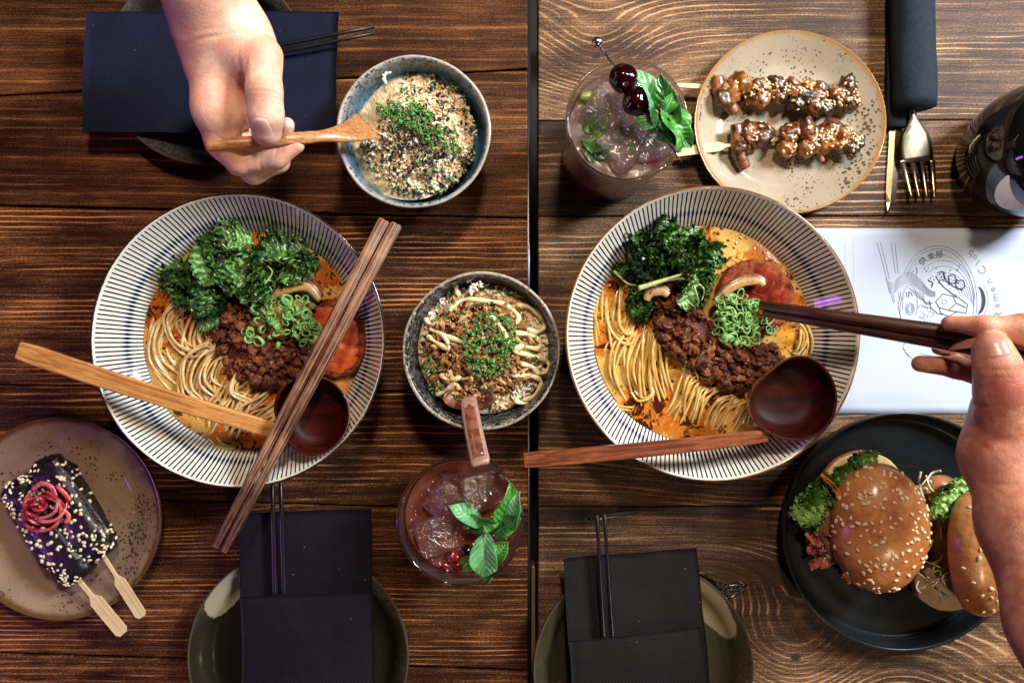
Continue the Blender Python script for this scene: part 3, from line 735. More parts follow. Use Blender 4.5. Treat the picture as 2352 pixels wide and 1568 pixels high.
PC, cPC = plate('side_plate', 1815, 280, 220 * S(.018), M['plate_cream'], 'cream plate with brown speckles under the two chicken skewers', .018, ry=.965, wob=lambda a, r, z: .006 * math.sin(2 * a + 1) + .004 * math.sin(3 * a + 2))
PB, cPB = plate('side_plate', 135, 1191, 234 * S(.018), M['plate_brown'], 'brown speckled plate under the black glazed skewers', .018)
PK, cPK = plate('dinner_plate', 2076, 1221, 276 * S(.022), M['plate_black'], 'matt black plate carrying the two burgers', .022, wall=True)
st1 = stoneware('dark stoneware', (.012, .010, .009), (.09, .09, .09), 230 * S(.02), 1.0, (.2, .2, .01, .01, 0))
st2 = stoneware('olive stoneware', (.016, .012, .006), (.115, .108, .075), 254 * S(.02), 5.0, (-.062, .060, .013, .030, -.45))
st3 = stoneware('green brown stoneware', (.036, .030, .015), (.10, .082, .050), 253 * S(.02), 9.0, (.060, .052, .013, .034, .55))
PT, cPT = plate('side_plate', 472, 148, 231 * S(.02), st1, 'dark grey plate mostly hidden by the navy napkin', .02, well=.8)
P2, cP2 = plate('side_plate', 684, 1512, 254 * S(.02), st2, 'dark stoneware plate with a pale patch, under the napkin beside the mint drink', .02, well=.8)
P3, cP3 = plate('side_plate', 1478, 1541, 253 * S(.02), st3, 'greenish brown stoneware plate by the knot in the wood', .02, well=.8)

# ================================================================ NAPKINS
def sheet(poly, z, th, nx=28, ny=28, wav=.0006, seed=0, zf=None):
    """quad TL TR BR BL (display at height z) as a soft cloth block"""
    a, b, c, d = [P(x, y, z) for x, y in poly]; vs = []; fs = []; r_ = Vector((seed, seed * 2, 0))
    def pt(u, v): return (a * (1 - u) + b * u) * (1 - v) + (d * (1 - u) + c * u) * v
    n = 0
    for side in (0, 1):
        for i in range(ny + 1):
            for j in range(nx + 1):
                u = j / nx; v = i / ny; p = pt(u, v); e = min(u, 1 - u, v, 1 - v); rd = min(1, e * 30)
                h = wav * mn.noise(p * 22 + r_) * 3.2; p.x += .0009 * mn.noise(p * 30 + r_) * (1 - min(1, e * 12)); p.y += .0009 * mn.noise(p * 33 - r_) * (1 - min(1, e * 12)); h += .0022 * max(0, 1 - math.hypot(min(u, 1 - u), min(v, 1 - v)) * 7) * (.5 + mn.noise(p * 40)) + (zf(u, v) if zf else 0)
                p.z = z + h + (0 if side else -th) * 1.0 - (0 if rd >= 1 else (1 - rd) * th * .35 * (1 if side else -1))
                vs.append(p)
    N = (nx + 1) * (ny + 1)
    for sd in (0, 1):
        for i in range(ny):
            for j in range(nx):
                q_ = (sd * N + i * (nx + 1) + j, sd * N + i * (nx + 1) + j + 1, sd * N + (i + 1) * (nx + 1) + j + 1, sd * N + (i + 1) * (nx + 1) + j)
                fs.append(q_[::-1] if sd else q_)
    bd = [j for j in range(nx + 1)] + [i * (nx + 1) + nx for i in range(1, ny + 1)] + [ny * (nx + 1) + j for j in range(nx - 1, -1, -1)] + [i * (nx + 1) for i in range(ny - 1, 0, -1)]
    for k in range(len(bd)):
        a_, b_ = bd[k], bd[(k + 1) % len(bd)]; fs.append((a_, N + a_, N + b_, b_)[::-1])
    return vs, fs
c = P(480, 165, .02)
nt = thing('napkin', 'navy napkin lying over a dark plate, under the reaching hand', 'napkin', (c.x, c.y, .018))
add('lower_fold', sheet([(203, 31), (776, 28), (768, 304), (190, 305)], .0225, .0018, seed=3), M['napkin_navy'], nt)
add('top_fold', sheet([(199, 28), (777, 25), (770, 302), (187, 304)], .0250, .0018, seed=5, zf=lambda u, v: .0012 * (1 - abs(2 * v - 1))), M['napkin_navy'], nt)
def nap(name, label, mat, back, front, fold, grp, z=.024):
    c = P(*back[3], z); o = thing('napkin', label, 'napkin', ((P(*front[0], z) + P(*front[2], z)) / 2).xy.to_3d() + Vector((0, 0, .02)), grp)
    add('back_layer', sheet(back, z, .002, seed=1), mat, o)
    add('side_fold', sheet(fold, z + .0013, .0010, seed=2), mat, o)
    add('front_pocket', sheet(front, z + .0105, .0022, seed=4, zf=lambda u, v: .0012 * math.sin(3.14 * u) - .002 * abs(2 * u - 1) ** 6), mat, o)
    return o
nap('napkin', 'black folded napkin left of the mint drink, chopsticks in its pocket', M['napkin_black'],
    [(549, 1178), (853, 1169), (860, 1640), (553, 1640)], [(550, 1370), (855, 1358), (862, 1640), (553, 1640)], [(550, 1178), (601, 1176), (604, 1480), (551, 1480)], 'folded napkins with chopsticks')
nap('napkin', 'charcoal folded napkin near the knot hole, chopsticks in its pocket', M['napkin_grey'],
    [(1293, 1282), (1600, 1258), (1640, 1640), (1318, 1640)], [(1307, 1474), (1609, 1441), (1640, 1640), (1316, 1640)], [(1294, 1282), (1352, 1277), (1372, 1560), (1312, 1560)], 'folded napkins with chopsticks')
def chopstick(a, b, ra, rb, mat, label, grp, n=12, sq=False, rings=0, flat=1.0):
    L = (b - a).length; pth = [Vector((L * t, 0, 0)) for t in (0, .004, .3, .6, .9, .995, 1)]
    rr_ = [ra * .7, ra, ra + (rb - ra) * .3, ra + (rb - ra) * .6, ra + (rb - ra) * .9, rb, rb * .6]
    vf = tube(pth, rr_, 4 if sq else n, flat, square=sq)
    if sq:
        vf = tube(pth, [q_ * 1.25 for q_ in rr_], 12, flat)
        pw = 5; out = []
        for k, p in enumerate(vf[0]):
            y, z = p.y, p.z; rr2 = math.hypot(y, z) or 1; m_ = (abs(y / rr2) ** pw + abs(z / rr2) ** pw) ** (1 / pw); out.append(Vector((p.x, y / m_ * .86, z / m_ * .86)))
        vf = (out, vf[1])
    o = put('chopstick', mesh('chopstick', vf, mat, True), None, a, frame(a, b)); o['label'] = label; o['category'] = 'chopstick'; o['group'] = grp
    return o
g1 = 'black chopsticks tucked beside or inside napkins'
chopstick(P(860, 62, .034), P(480, 135, .032), .0013, .0022, M['lacquer'], 'black chopstick under the hand on the navy napkin, the upper of two', g1)
chopstick(P(860, 77, .034), P(480, 152, .032), .0013, .0022, M['lacquer'], 'black chopstick under the hand on the navy napkin, the lower of two', g1)
chopstick(P(625, 1095, .030), P(634, 1440, .030), .0017, .0026, M['lacquer'], 'black chopstick in the black napkin pocket, the one farther from the mint drink', g1)
chopstick(P(644, 1095, .030), P(656, 1440, .030), .0017, .0026, M['lacquer'], 'black chopstick in the black napkin pocket, the one nearer the mint drink', g1)
chopstick(P(1371, 1182, .034), P(1390, 1520, .030), .0014, .0026, M['lacquer'], 'black chopstick in the charcoal napkin pocket, left of its twin', g1)
chopstick(P(1388, 1180, .034), P(1411, 1520, .030), .0014, .0026, M['lacquer'], 'black chopstick in the charcoal napkin pocket, right of its twin', g1)
g2 = 'streaked wooden chopsticks across the left bowl'
chopstick(P(884, 505, .0765), P(495, 1257, .0735), .0040, .0027, M['stick_brown'], 'streaked wooden chopstick across the bowl, the one nearer the kale', g2, sq=True)
chopstick(P(912, 514, .0765), P(514, 1268, .0735), .0040, .0027, M['stick_brown'], 'streaked wooden chopstick across the bowl, the one nearer the speckled bowl', g2, sq=True)
g3 = 'dark chopsticks held by the hand at the right'
zh = .135
chopstick(P(1744, 700, .060), P(2440, 801, zh + .024), .0034, .0052, M['stick_dark'], 'dark wooden chopstick held over the striped bowl, the upper and browner of two', g3, sq=True)
chopstick(P(1752, 716, .0585), P(2440, 832, zh + .020), .0034, .0056, M['stick_dark'], 'dark wooden chopstick held over the striped bowl, the lower in shadow', g3, sq=True)
# ================================================================ RAMEN CONTENTS
def near(p): return (p.x, p.y, p.z)
ZB = .0355
def broth_disc(cx, cy, mat, label, seed):
    c = Vector((cx, cy, ZB + .0013)); vs = [(0, 0, 0)]; fs = []; n = 120; rs = [.012, .025, .04, .055, .068, .078, .085, .0895]
    for k, r_ in enumerate(rs):
        for i in range(n):
            a = 2 * math.pi * i / n; x, y = r_ * math.cos(a), r_ * math.sin(a)
            vs.append((x, y, .0011 * mn.noise(Vector((x * 60, y * 60, seed))) - (.0005 if k == 7 else 0)))
    for i in range(n): fs.append((0, 1 + i, 1 + (i + 1) % n))
    for k in range(len(rs) - 1):
        for i in range(n): fs.append((1 + k * n + i, 1 + (k + 1) * n + i, 1 + (k + 1) * n + (i + 1) % n, 1 + k * n + (i + 1) % n))
    return solo('broth', (vs, fs), mat, near(c), label, 'soup')
broth_disc(cBL.x, cBL.y, M['broth_l'], 'creamy orange broth in the bowl under the streaked chopsticks', 1)
broth_disc(cBR.x, cBR.y, M['broth_r'], 'golden broth with red oil in the bowl beside the menu', 2)

def strands(name, label, mat, cuts, seed, loc, rad=.00118):
    """each cut: (display control points, count, spread px, z base)"""
    t = thing(name, label, 'noodles', loc); r = random.Random(seed)
    for pts, n, sp, zb in cuts:
        n = int(n * 1.35); sp = sp / 1.25
        for k in range(n):
            off = (k - (n - 1) / 2) * sp + r.uniform(-.3, .3) * sp; ph = r.random() * 6; q = []
            m = len(pts); zk = zb + r.uniform(-.0022, .0016); jx = r.uniform(-4, 4); jy = r.uniform(-5, 5)
            r_stray = r.random() < .22; rg = r.uniform(-14, 14); e0 = r.uniform(-.25, .12); e1 = r.uniform(-.15, .25)
            for i, (x, y) in enumerate(pts):
                a = pts[max(i - 1, 0)]; b = pts[min(i + 1, m - 1)]; tx, ty = b[0] - a[0], b[1] - a[1]; l = math.hypot(tx, ty) or 1
                w_ = off * (1 + .28 * math.sin(i * 1.3 + ph)) + 4.2 * math.sin(i * 1.9 + ph * 2) + (rg * (i - m / 2) if r_stray else 0)
                xx = x - ty / l * w_ + jx; yy = y + tx / l * w_ + jy
                if i == 0: xx += tx * e0; yy += ty * e0
                if i == m - 1: xx += tx * e1; yy += ty * e1
                zz = zk + .0014 * math.sin(i * 1.7 + ph)
                if i in (0, m - 1): zz = ZB - .0022
                q.append(P(xx, yy, zz))
            rr_ = rad * r.uniform(.85, 1.12)
            add('noodle', tube(spline(q, 6), rr_, 7), mat, t)
    return t
NL = [
 ([(372, 700), (350, 750), (352, 820), (395, 870), (450, 900)], 6, 9, .0355),
 ([(470, 690), (415, 700), (380, 740), (365, 790), (385, 830), (420, 860)], 4, 8, .0375),
 ([(395, 735), (430, 700), (470, 730), (480, 790), (440, 810), (400, 780), (390, 730), (440, 690)], 3, 8, .0400),
 ([(480, 690), (455, 735), (450, 790), (480, 850)], 6, 9, .0370),
 ([(500, 720), (520, 790), (480, 850), (470, 910), (500, 960)], 6, 9, .0375),
 ([(470, 930), (430, 895), (432, 830), (480, 795), (500, 830)], 4, 8, .0410),
 ([(520, 920), (470, 880), (480, 830), (520, 800), (560, 800)], 4, 7, .0425),
 ([(540, 860), (520, 900), (490, 940), (480, 985)], 5, 8, .0390),
 ([(600, 880), (560, 900), (530, 960), (510, 1010)], 7, 8, .0385),
 ([(650, 890), (620, 930), (575, 960), (550, 1010)], 7, 8, .0380),
 ([(700, 890), (660, 940), (620, 975), (590, 1015)], 6, 8, .0370),
 ([(520, 1000), (545, 1030), (500, 1028), (480, 990)], 3, 7, .0365),
 ([(380, 860), (370, 910), (400, 960), (450, 990)], 4, 8, .0358),
 ([(600, 820), (560, 850), (540, 900), (600, 930)], 4, 7, .0420),
 ([(560, 1010), (600, 990), (650, 1000), (690, 1020)], 3, 8, .0365),
]
strands('noodles', 'loosely looped pale noodles in the bowl crossed by streaked chopsticks', M['noodle_l'], NL, 3, near(P(480, 880, .037)))
NR = [
 ([(1385, 640), (1372, 700), (1378, 780), (1395, 850)], 5, 9, .0358),
 ([(1420, 640), (1408, 700), (1412, 750), (1440, 775), (1470, 740)], 4, 8, .0385),
 ([(1455, 650), (1445, 700), (1440, 760), (1410, 800), (1400, 860), (1430, 900)], 4, 8, .0370),
 ([(1480, 740), (1450, 800), (1445, 860), (1470, 930)], 6, 8.5, .0385),
 ([(1500, 740), (1490, 800), (1485, 870), (1500, 935)], 6, 8.5, .0400),
 ([(1545, 780), (1515, 785), (1510, 850), (1530, 920)], 5, 8.5, .0415),
 ([(1560, 790), (1575, 840), (1590, 880), (1560, 930)], 4, 8, .0405),
 ([(1640, 870), (1610, 890), (1590, 930), (1570, 970)], 7, 8, .0415),
 ([(1600, 850), (1590, 880), (1560, 930), (1535, 965)], 6, 8, .0400),
 ([(1700, 900), (1660, 905), (1630, 940), (1615, 985)], 7, 8.5, .0400),
 ([(1740, 910), (1700, 920), (1680, 950), (1660, 985)], 6, 8.5, .0385),
 ([(1780, 860), (1740, 900), (1715, 940), (1700, 985)], 5, 8, .0375),
 ([(1800, 760), (1835, 745), (1850, 780), (1830, 815), (1800, 800)], 3, 8, .0390),
 ([(1780, 720), (1830, 730), (1862, 780), (1845, 840)], 2, 8, .0370),
 ([(1400, 870), (1390, 905), (1430, 930), (1490, 925)], 3, 8, .0370),
 ([(1440, 880), (1470, 920), (1500, 905), (1490, 870)], 2, 8, .0410),
]
strands('noodles', 'golden combed noodles in the bowl beside the menu', M['noodle_r'], NR, 5, near(P(1560, 860, .037)))

def heap(name, label, cat, mats, centre, region, n, size, zb, hh, seed, piece, flat=.8, sub=2, amp=.3, freq=1.6, stack=1.0, dmin=0, variants=7, group=None, base=None, parent=None, spread=None):
    """pile of separate pieces over a display region; height a dome over the centre"""
    r = random.Random(seed); cx, cy = centre
    t = parent or thing(name, label, cat, near(P(cx, cy, zb)), group)
    me = []
    for k in range(variants):
        v = blob((1, r.uniform(.7, 1.0), r.uniform(.6, .9) * flat), sub, amp, freq, seed * 10 + k, 4)
        mt = mats[k % len(mats)]; me.append(mesh(piece, v, mt))
    rad = max(math.hypot(x - cx, y - cy) for x, y in region)
    o0 = wpos(t)
    for (x, y) in scatter(region, n, r, dmin):
        d = math.hypot(x - cx, y - cy) / rad; z = zb + hh * max(0, 1 - d * d) * r.uniform(.55, 1.0) * stack
        s_ = size * (r.uniform(.4, 1.2) if r.random() < .8 else r.uniform(1.2, 2.0))
        put(piece, r.choice(me), t, P(x, y, z) - o0, rrot(r), s_)
    if base:
        pts = ell(0, 0, 1, 1, 28); vs = []; fs = []; nr = 7
        for k in range(nr + 1):
            q = k / nr
            for i in range(28):
                a = 2 * math.pi * i / 28
                # radius to region edge along angle
                lo, hi = 0, rad * 1.3
                for _ in range(14):
                    md = (lo + hi) / 2
                    if inpoly(cx + md * math.cos(a), cy + md * math.sin(a), region): lo = md
                    else: hi = md
                x = cx + lo * q * .93 * math.cos(a); y = cy + lo * q * .93 * math.sin(a); d = math.hypot(x - cx, y - cy) / rad
                vs.append(P(x, y, zb - .004 * q ** 6 + hh * .72 * max(0, 1 - d * d) + .0016 * mn.noise(Vector((x * .08, y * .08, seed)))))
        for k in range(nr):
            for i in range(28): fs.append((k * 28 + i, (k + 1) * 28 + i, (k + 1) * 28 + (i + 1) % 28, k * 28 + (i + 1) % 28))
        vs.append(P(cx, cy, zb + hh * .72)); fs += [(len(vs) - 1, i, (i + 1) % 28) for i in range(28)]
        add(base[0], (vs, [f[::-1] for f in fs]), base[1], t)
    return t
def rings(t, mat, region, n, zf, seed, name='scallion_ring', ro=.0043, var=6, hgt=(.0012, .0038)):
    r = random.Random(seed); me = []; o0 = wpos(t)
    for k in range(var):
        h = r.uniform(*hgt) / ro; e = r.uniform(.62, 1.0); w_ = r.uniform(.26, .42); vs = []; fs = []; n_ = 14
        for i in range(n_):
            a = 2 * math.pi * i / n_; wb = 1 + .08 * math.sin(2 * a + k) + .05 * math.sin(3 * a)
            for (q, z) in ((1, -h / 2), (1.04, 0), (1, h / 2), (1 - w_ * .5, h / 2 + .06), (1 - w_, h / 2), (1 - w_, -h / 2)):
                vs.append((math.cos(a) * q * wb, math.sin(a) * q * wb * e, z))
        for i in range(n_):
            for j in range(6): fs.append((i * 6 + j, ((i + 1) % n_) * 6 + j, ((i + 1) % n_) * 6 + (j + 1) % 6, i * 6 + (j + 1) % 6))
        me.append(mesh(name, (vs, fs), mat))
    for (x, y) in scatter(region, n, r):
        z = zf(x, y) + r.uniform(0, .0035)
        put(name, r.choice(me), t, P(x, y, z) - o0, (r.gauss(0, .55), r.gauss(0, .55), r.uniform(0, 6.3)), ro * r.uniform(.7, 1.2))

def kale(label, seed, leaves, stems, loc):
    t = thing('kale_garnish', label, 'kale', loc); r = random.Random(seed)
    for (x0, y0, x1, y1, W, z, roll, bend, mt) in leaves:
        a = P(x0, y0, z); b = P(x1, y1, z + r.uniform(-.002, .004)); L = (b - a).length
        lt = mt == 'kale_lt'; vf = kaleleaf(L, W * (1.5 if lt else 1.3), seed * 7 + x0 + y1, .55 if lt else 1.0, bend=bend)
        add('leaf', xf(vf, frame(a, b, roll)), M[mt], t)
    for pts, z, w_ in stems:
        q = [P(x, y, z + .001 * i) for i, (x, y) in enumerate(pts)]
        n_ = len(spline(q, 6)); add('stem', tube(spline(q, 6), [w_ * (1.1 - .8 * i / n_) for i in range(n_)], 8, .6), M['kale_stem'], t)
    return t
kale('curly kale in the bowl with the honey-coloured ladle', 11, [
 (500, 690, 380, 590, .013, .044, .5, .5, 'kale'), (470, 640, 355, 640, .011, .043, -.4, .6, 'kale'),
 (560, 660, 470, 530, .015, .050, .3, .4, 'kale'), (520, 600, 520, 500, .012, .053, 0, .6, 'kale'),
 (560, 600, 700, 560, .015, .048, -.4, .4, 'kale'), (600, 640, 730, 605, .012, .044, .5, .5, 'kale'),
 (580, 660, 650, 540, .015, .050, .5, .5, 'kale'), (520, 690, 440, 720, .012, .046, .2, .6, 'kale'),
 (470, 730, 480, 620, .014, .050, .6, .4, 'kale'), (600, 690, 560, 600, .014, .054, -.5, .4, 'kale'),
 (560, 700, 620, 640, .012, .052, .4, .6, 'kale'), (450, 700, 400, 660, .011, .045, .4, .6, 'kale'),
 (505, 660, 590, 585, .013, .058, .6, .4, 'kale_lt'), (480, 655, 455, 560, .009, .057, .2, .6, 'kale_lt'),
 (520, 560, 575, 545, .010, .059, -.3, .5, 'kale_lt'), (540, 620, 610, 655, .010, .058, .3, .5, 'kale_lt'), (640, 610, 700, 640, .010, .047, .3, .5, 'kale'),
 (455, 745, 500, 735, .006, .047, .3, .3, 'kale_lt')],
 [([(570, 625), (548, 595), (525, 575), (510, 560)], .060, .0016), ([(600, 660), (625, 625), (600, 600)], .057, .0009), ([(470, 640), (460, 600), (464, 570)], .056, .0010), ([(640, 590), (690, 600)], .052, .0008)],
 near(P(540, 620, .045)))
kale('dark curly kale in the bowl beside the menu', 23, [
 (1540, 640, 1450, 530, .015, .048, .4, .5, 'kale'), (1500, 600, 1540, 500, .014, .050, .2, .6, 'kale'),
 (1560, 620, 1600, 520, .014, .050, -.4, .5, 'kale'), (1580, 610, 1665, 575, .013, .045, .4, .5, 'kale'),
 (1520, 620, 1440, 600, .013, .046, -.5, .5, 'kale'), (1600, 640, 1560, 560, .015, .054, .5, .4, 'kale'),
 (1480, 640, 1500, 550, .013, .054, -.3, .5, 'kale'), (1560, 660, 1640, 620, .013, .050, .3, .5, 'kale'),
 (1475, 640, 1465, 745, .011, .042, .3, .4, 'kale'), (1495, 690, 1450, 720, .010, .044, .3, .6, 'kale'),
 (1600, 640, 1600, 700, .011, .052, .4, .5, 'kale'), (1580, 570, 1620, 560, .011, .054, .4, .5, 'kale'),
 (1440, 610, 1415, 640, .008, .042, .4, .5, 'kale'), (1560, 700, 1610, 650, .009, .056, .6, .4, 'kale_lt'), (1520, 560, 1560, 530, .010, .057, .4, .4, 'kale')],
 [([(1466, 662), (1510, 648), (1560, 632), (1602, 618)], .058, .0021), ([(1530, 645), (1570, 640), (1615, 660), (1612, 690)], .0575, .0010), ([(1410, 622), (1440, 650), (1462, 655)], .046, .0010), ([(1560, 632), (1590, 650), (1605, 690)], .0575, .0008)],
 near(P(1540, 600, .045)))

def rel(poly, dx=0, dy=0): return [(x + dx, y + dy) for x, y in poly]
meatL = [(505, 695), (560, 690), (600, 720), (640, 760), (710, 800), (760, 840), (740, 880), (680, 890), (620, 880), (560, 870), (520, 850), (500, 800), (480, 740)]
heap('minced_meat', 'heap of fried mince in the bowl under the streaked chopsticks', 'minced meat', [M['mince']], (600, 790), meatL, 270, .0036, ZB + .002, .013, 31, 'meat_crumb', base=('meat_mass', M['mince']), amp=.75, sub=3, freq=1.9, variants=9)
meatR = [(1490, 680), (1540, 650), (1600, 680), (1640, 760), (1700, 800), (1780, 790), (1800, 830), (1760, 870), (1750, 900), (1690, 895), (1640, 880), (1580, 840), (1530, 800), (1500, 740)]
heap('minced_meat', 'heap of fried mince in the bowl beside the menu', 'minced meat', [M['mince']], (1630, 790), meatR, 290, .0036, ZB + .002, .013, 37, 'meat_crumb', base=('meat_mass', M['mince']), amp=.75, sub=3, freq=1.9, variants=9)
scL = thing('sliced_scallions', 'cluster of green scallion rings in the bowl with the honey-coloured ladle', 'scallions', near(P(655, 740, .05)))
zsc = lambda cx, cy, rr_, zb, hh: (lambda x, y: zb + hh * max(0, 1 - ((x - cx) ** 2 + (y - cy) ** 2) / rr_ ** 2))
rings(scL, M['scallion'], [(585, 690), (600, 680), (640, 690), (700, 680), (730, 720), (735, 760), (720, 790), (690, 795), (650, 770), (610, 760), (585, 730)], 84, zsc(660, 740, 90, .046, .006), 4)
rings(scL, M['scallion'], [(540, 755), (600, 750), (640, 780), (640, 800), (600, 795), (545, 775)], 9, zsc(600, 770, 90, .046, .004), 5)
scR = thing('sliced_scallions', 'cluster of green scallion rings touched by the dark chopstick tips', 'scallions', near(P(1690, 725, .05)))
rings(scR, M['scallion'], [(1630, 690), (1660, 675), (1700, 672), (1745, 690), (1740, 730), (1735, 780), (1700, 788), (1670, 785), (1640, 760), (1650, 720)], 88, zsc(1690, 730, 90, .047, .006), 8)
rings(scR, M['scallion'], [(1750, 730), (1790, 730), (1785, 765), (1750, 760)], 6, zsc(1760, 740, 90, .043, .002), 9)

def half_tomato(label, cx, cy, rx, ry, z, rot, seed, fl='tomato'):
    t = thing('tomato_half', label, 'tomato', near(P(cx, cy, z))); s_ = S(z)
    v, f = blob((rx * s_, ry * s_, .012), 4, .06, 2.2, seed)
    v = [(x, y, min(zz, .0042 + .0024 * mn.noise(Vector((x * 160, y * 160, seed))))) for x, y, zz in v]
    Mx = Matrix.Translation(P(cx, cy, z)) @ Matrix.Rotation(rot, 4, 'Z')
    add('skin', xf((v, f), Mx), M['tomato_skin'], t)
    vs = []; fs = []; n = 48; nr = 8
    for k in range(nr + 1):
        q = k / nr * (.86 if fl == 'tomato' else .76)
        for i in range(n):
            a = 2 * math.pi * i / n; x, y = rx * s_ * q * math.cos(a), ry * s_ * q * math.sin(a)
            seg_ = abs(math.sin(a * 2.5 + 1)) ** .4
            vs.append((x, y, .0056 - .0022 * (1 - seg_) * (1 if .3 < q < .8 else .3) + .0016 * mn.noise(Vector((x * 200, y * 200, seed))) + .0006 * mn.noise(Vector((x * 700, y * 700, seed))) - (.0016 if k == nr else 0)))
    for k in range(nr):
        for i in range(n): fs.append((k * n + i, (k + 1) * n + i, (k + 1) * n + (i + 1) % n, k * n + (i + 1) % n))
    add('flesh', xf((vs, fs), Mx), M[fl], t)
half_tomato('roasted tomato half partly hidden by the streaked chopsticks', 765, 780, 78, 92, .0405, .2, 3)
half_tomato('charred round tomato half behind the dark chopstick tips', 1735, 680, 92, 84, .0415, -.3, 6, 'tomato_dk')
def mushroom(label, pts, z, w_):
    t = thing('mushroom_slice', label, 'mushroom', near(P(*pts[len(pts) // 2], z)))
    q = spline([P(x, y, z + .0008 * i) for i, (x, y) in enumerate(pts)], 6); n = len(q)
    add('flesh', tube(q, [w_ * (.35 + .65 * math.sin(3.14 * (.12 + .8 * i / n))) for i in range(n)], 10, .55), M['mushroom'], t)
    q2 = [p + Vector((.0006, .0022, -.0012)) for p in q]
    add('cap', tube(q2, [w_ * (.45 + .65 * math.sin(3.14 * (.12 + .8 * i / n))) for i in range(n)], 10, .6), M['mushroom_cap'], t)
mushroom('mushroom slice by the kale in the bowl with the honey-coloured ladle', [(606, 690), (640, 672), (680, 658), (712, 662), (735, 690)], .0450, .0042)
mushroom('long curved mushroom slice lying on the charred tomato', [(1640, 700), (1665, 672), (1700, 650), (1740, 645), (1755, 655)], .0520, .0038)
mushroom('small mushroom slice at the stalk end of the dark kale', [(1484, 690), (1495, 672), (1520, 668), (1535, 678)], .0500, .0042)

# ================================================================ LADLES
def ladle(label, bc, Rb, zr, depth, h0, h1, w0, w1, z0, z1, mh, ang, seed):
    """bc rim centre (display), handle from h0 (at bowl) to h1 (far end)"""
    t = thing('wooden_ladle', label, 'ladle', near(P(*bc, zr - depth))); n = 64; c = P(*bc, zr)
    def out(a):
        # rounded but with one flattened pouring side
        k = 1 - .20 * max(0, math.cos(a - ang)) ** 4 - .05 * max(0, math.cos(a - ang - 2.2)) ** 4; return k
    prof_o = [(.30, -1.0), (.55, -.97), (.78, -.8), (.95, -.45), (1.0, -.06), (.995, 0)]
    prof_i = [(.955, .0), (.935, -.05), (.88, -.42), (.72, -.74), (.5, -.86), (.25, -.9), (.0, -.9)]
    def shell(prof, close):
        vs, fs = [], []; m = len(prof)
        for i in range(n):
            a = 2 * math.pi * i / n
            for (q, z) in prof: vs.append(c + Vector((math.cos(a) * Rb * q * out(a), math.sin(a) * Rb * q * out(a), z * depth + .0012 * q * math.sin(2 * a + seed))))
        for i in range(n):
            for k in range(m - 1): fs.append((i * m + k, ((i + 1) % n) * m + k, ((i + 1) % n) * m + k + 1, i * m + k + 1))
        if close: fs.append(tuple(i * m for i in range(n))[::-1])
        return vs, fs
    po = smoothprof(prof_o, 3); pi_ = smoothprof([prof_o[-1]] + prof_i, 3)
    add('bowl', shell(po, True), M['spoon_bowl_edge'], t)
    add('bowl_inside', shell(pi_, False), M['spoon_bowl'], t)
    a = P(*h0, z0); b = P(*h1, z1); L = (b - a).length; nn = 16; vs = []; fs = []
    F = frame(a, b)
    for i in range(nn + 1):
        u = i / nn; w_ = (w0 + (w1 - w0) * u) / 2; th = .0042 + .0012 * u; bend = .006 * math.sin(3.14 * u)
        e = 1.0 if 0 < i < nn else .86
        for (y, z) in ((-1, -.75), (-.8, -1), (.8, -1), (1, -.75), (1, .72), (.86, 1), (-.86, 1), (-1, .72)):
            vs.append(F @ Vector((L * u, y * w_ * e, z * th / 2 * e + bend)))
    for i in range(nn):
        for k in range(8): fs.append((i * 8 + k, i * 8 + (k + 1) % 8, (i + 1) * 8 + (k + 1) % 8, (i + 1) * 8 + k))
    fs += [tuple(range(8))[::-1], tuple(nn * 8 + k for k in range(8))]
    # handle mesh keeps its own axes so that the grain runs along it
    inv = F.inverted(); loc = [inv @ Vector(p) for p in vs]
    o = put('handle', mesh('handle', (loc, fs), mh, False), t, a - wpos(t), F)
    return t
ladle('wooden ladle with a honey-coloured bamboo handle, under the streaked chopsticks', (713, 955), 93 * S(.0712), .0712, .0195, (630, 988), (44, 804), .0125, .0150, .0615, .088, M['spoon_light'], 3.6, 1)
ladle('wooden ladle with a reddish brown handle reaching over the table gap', (1822, 914), 103 * S(.078), .078, .026, (1762, 1000), (1203, 1057), .0100, .0122, .0725, .094, M['spoon_red'], 2.3, 4)
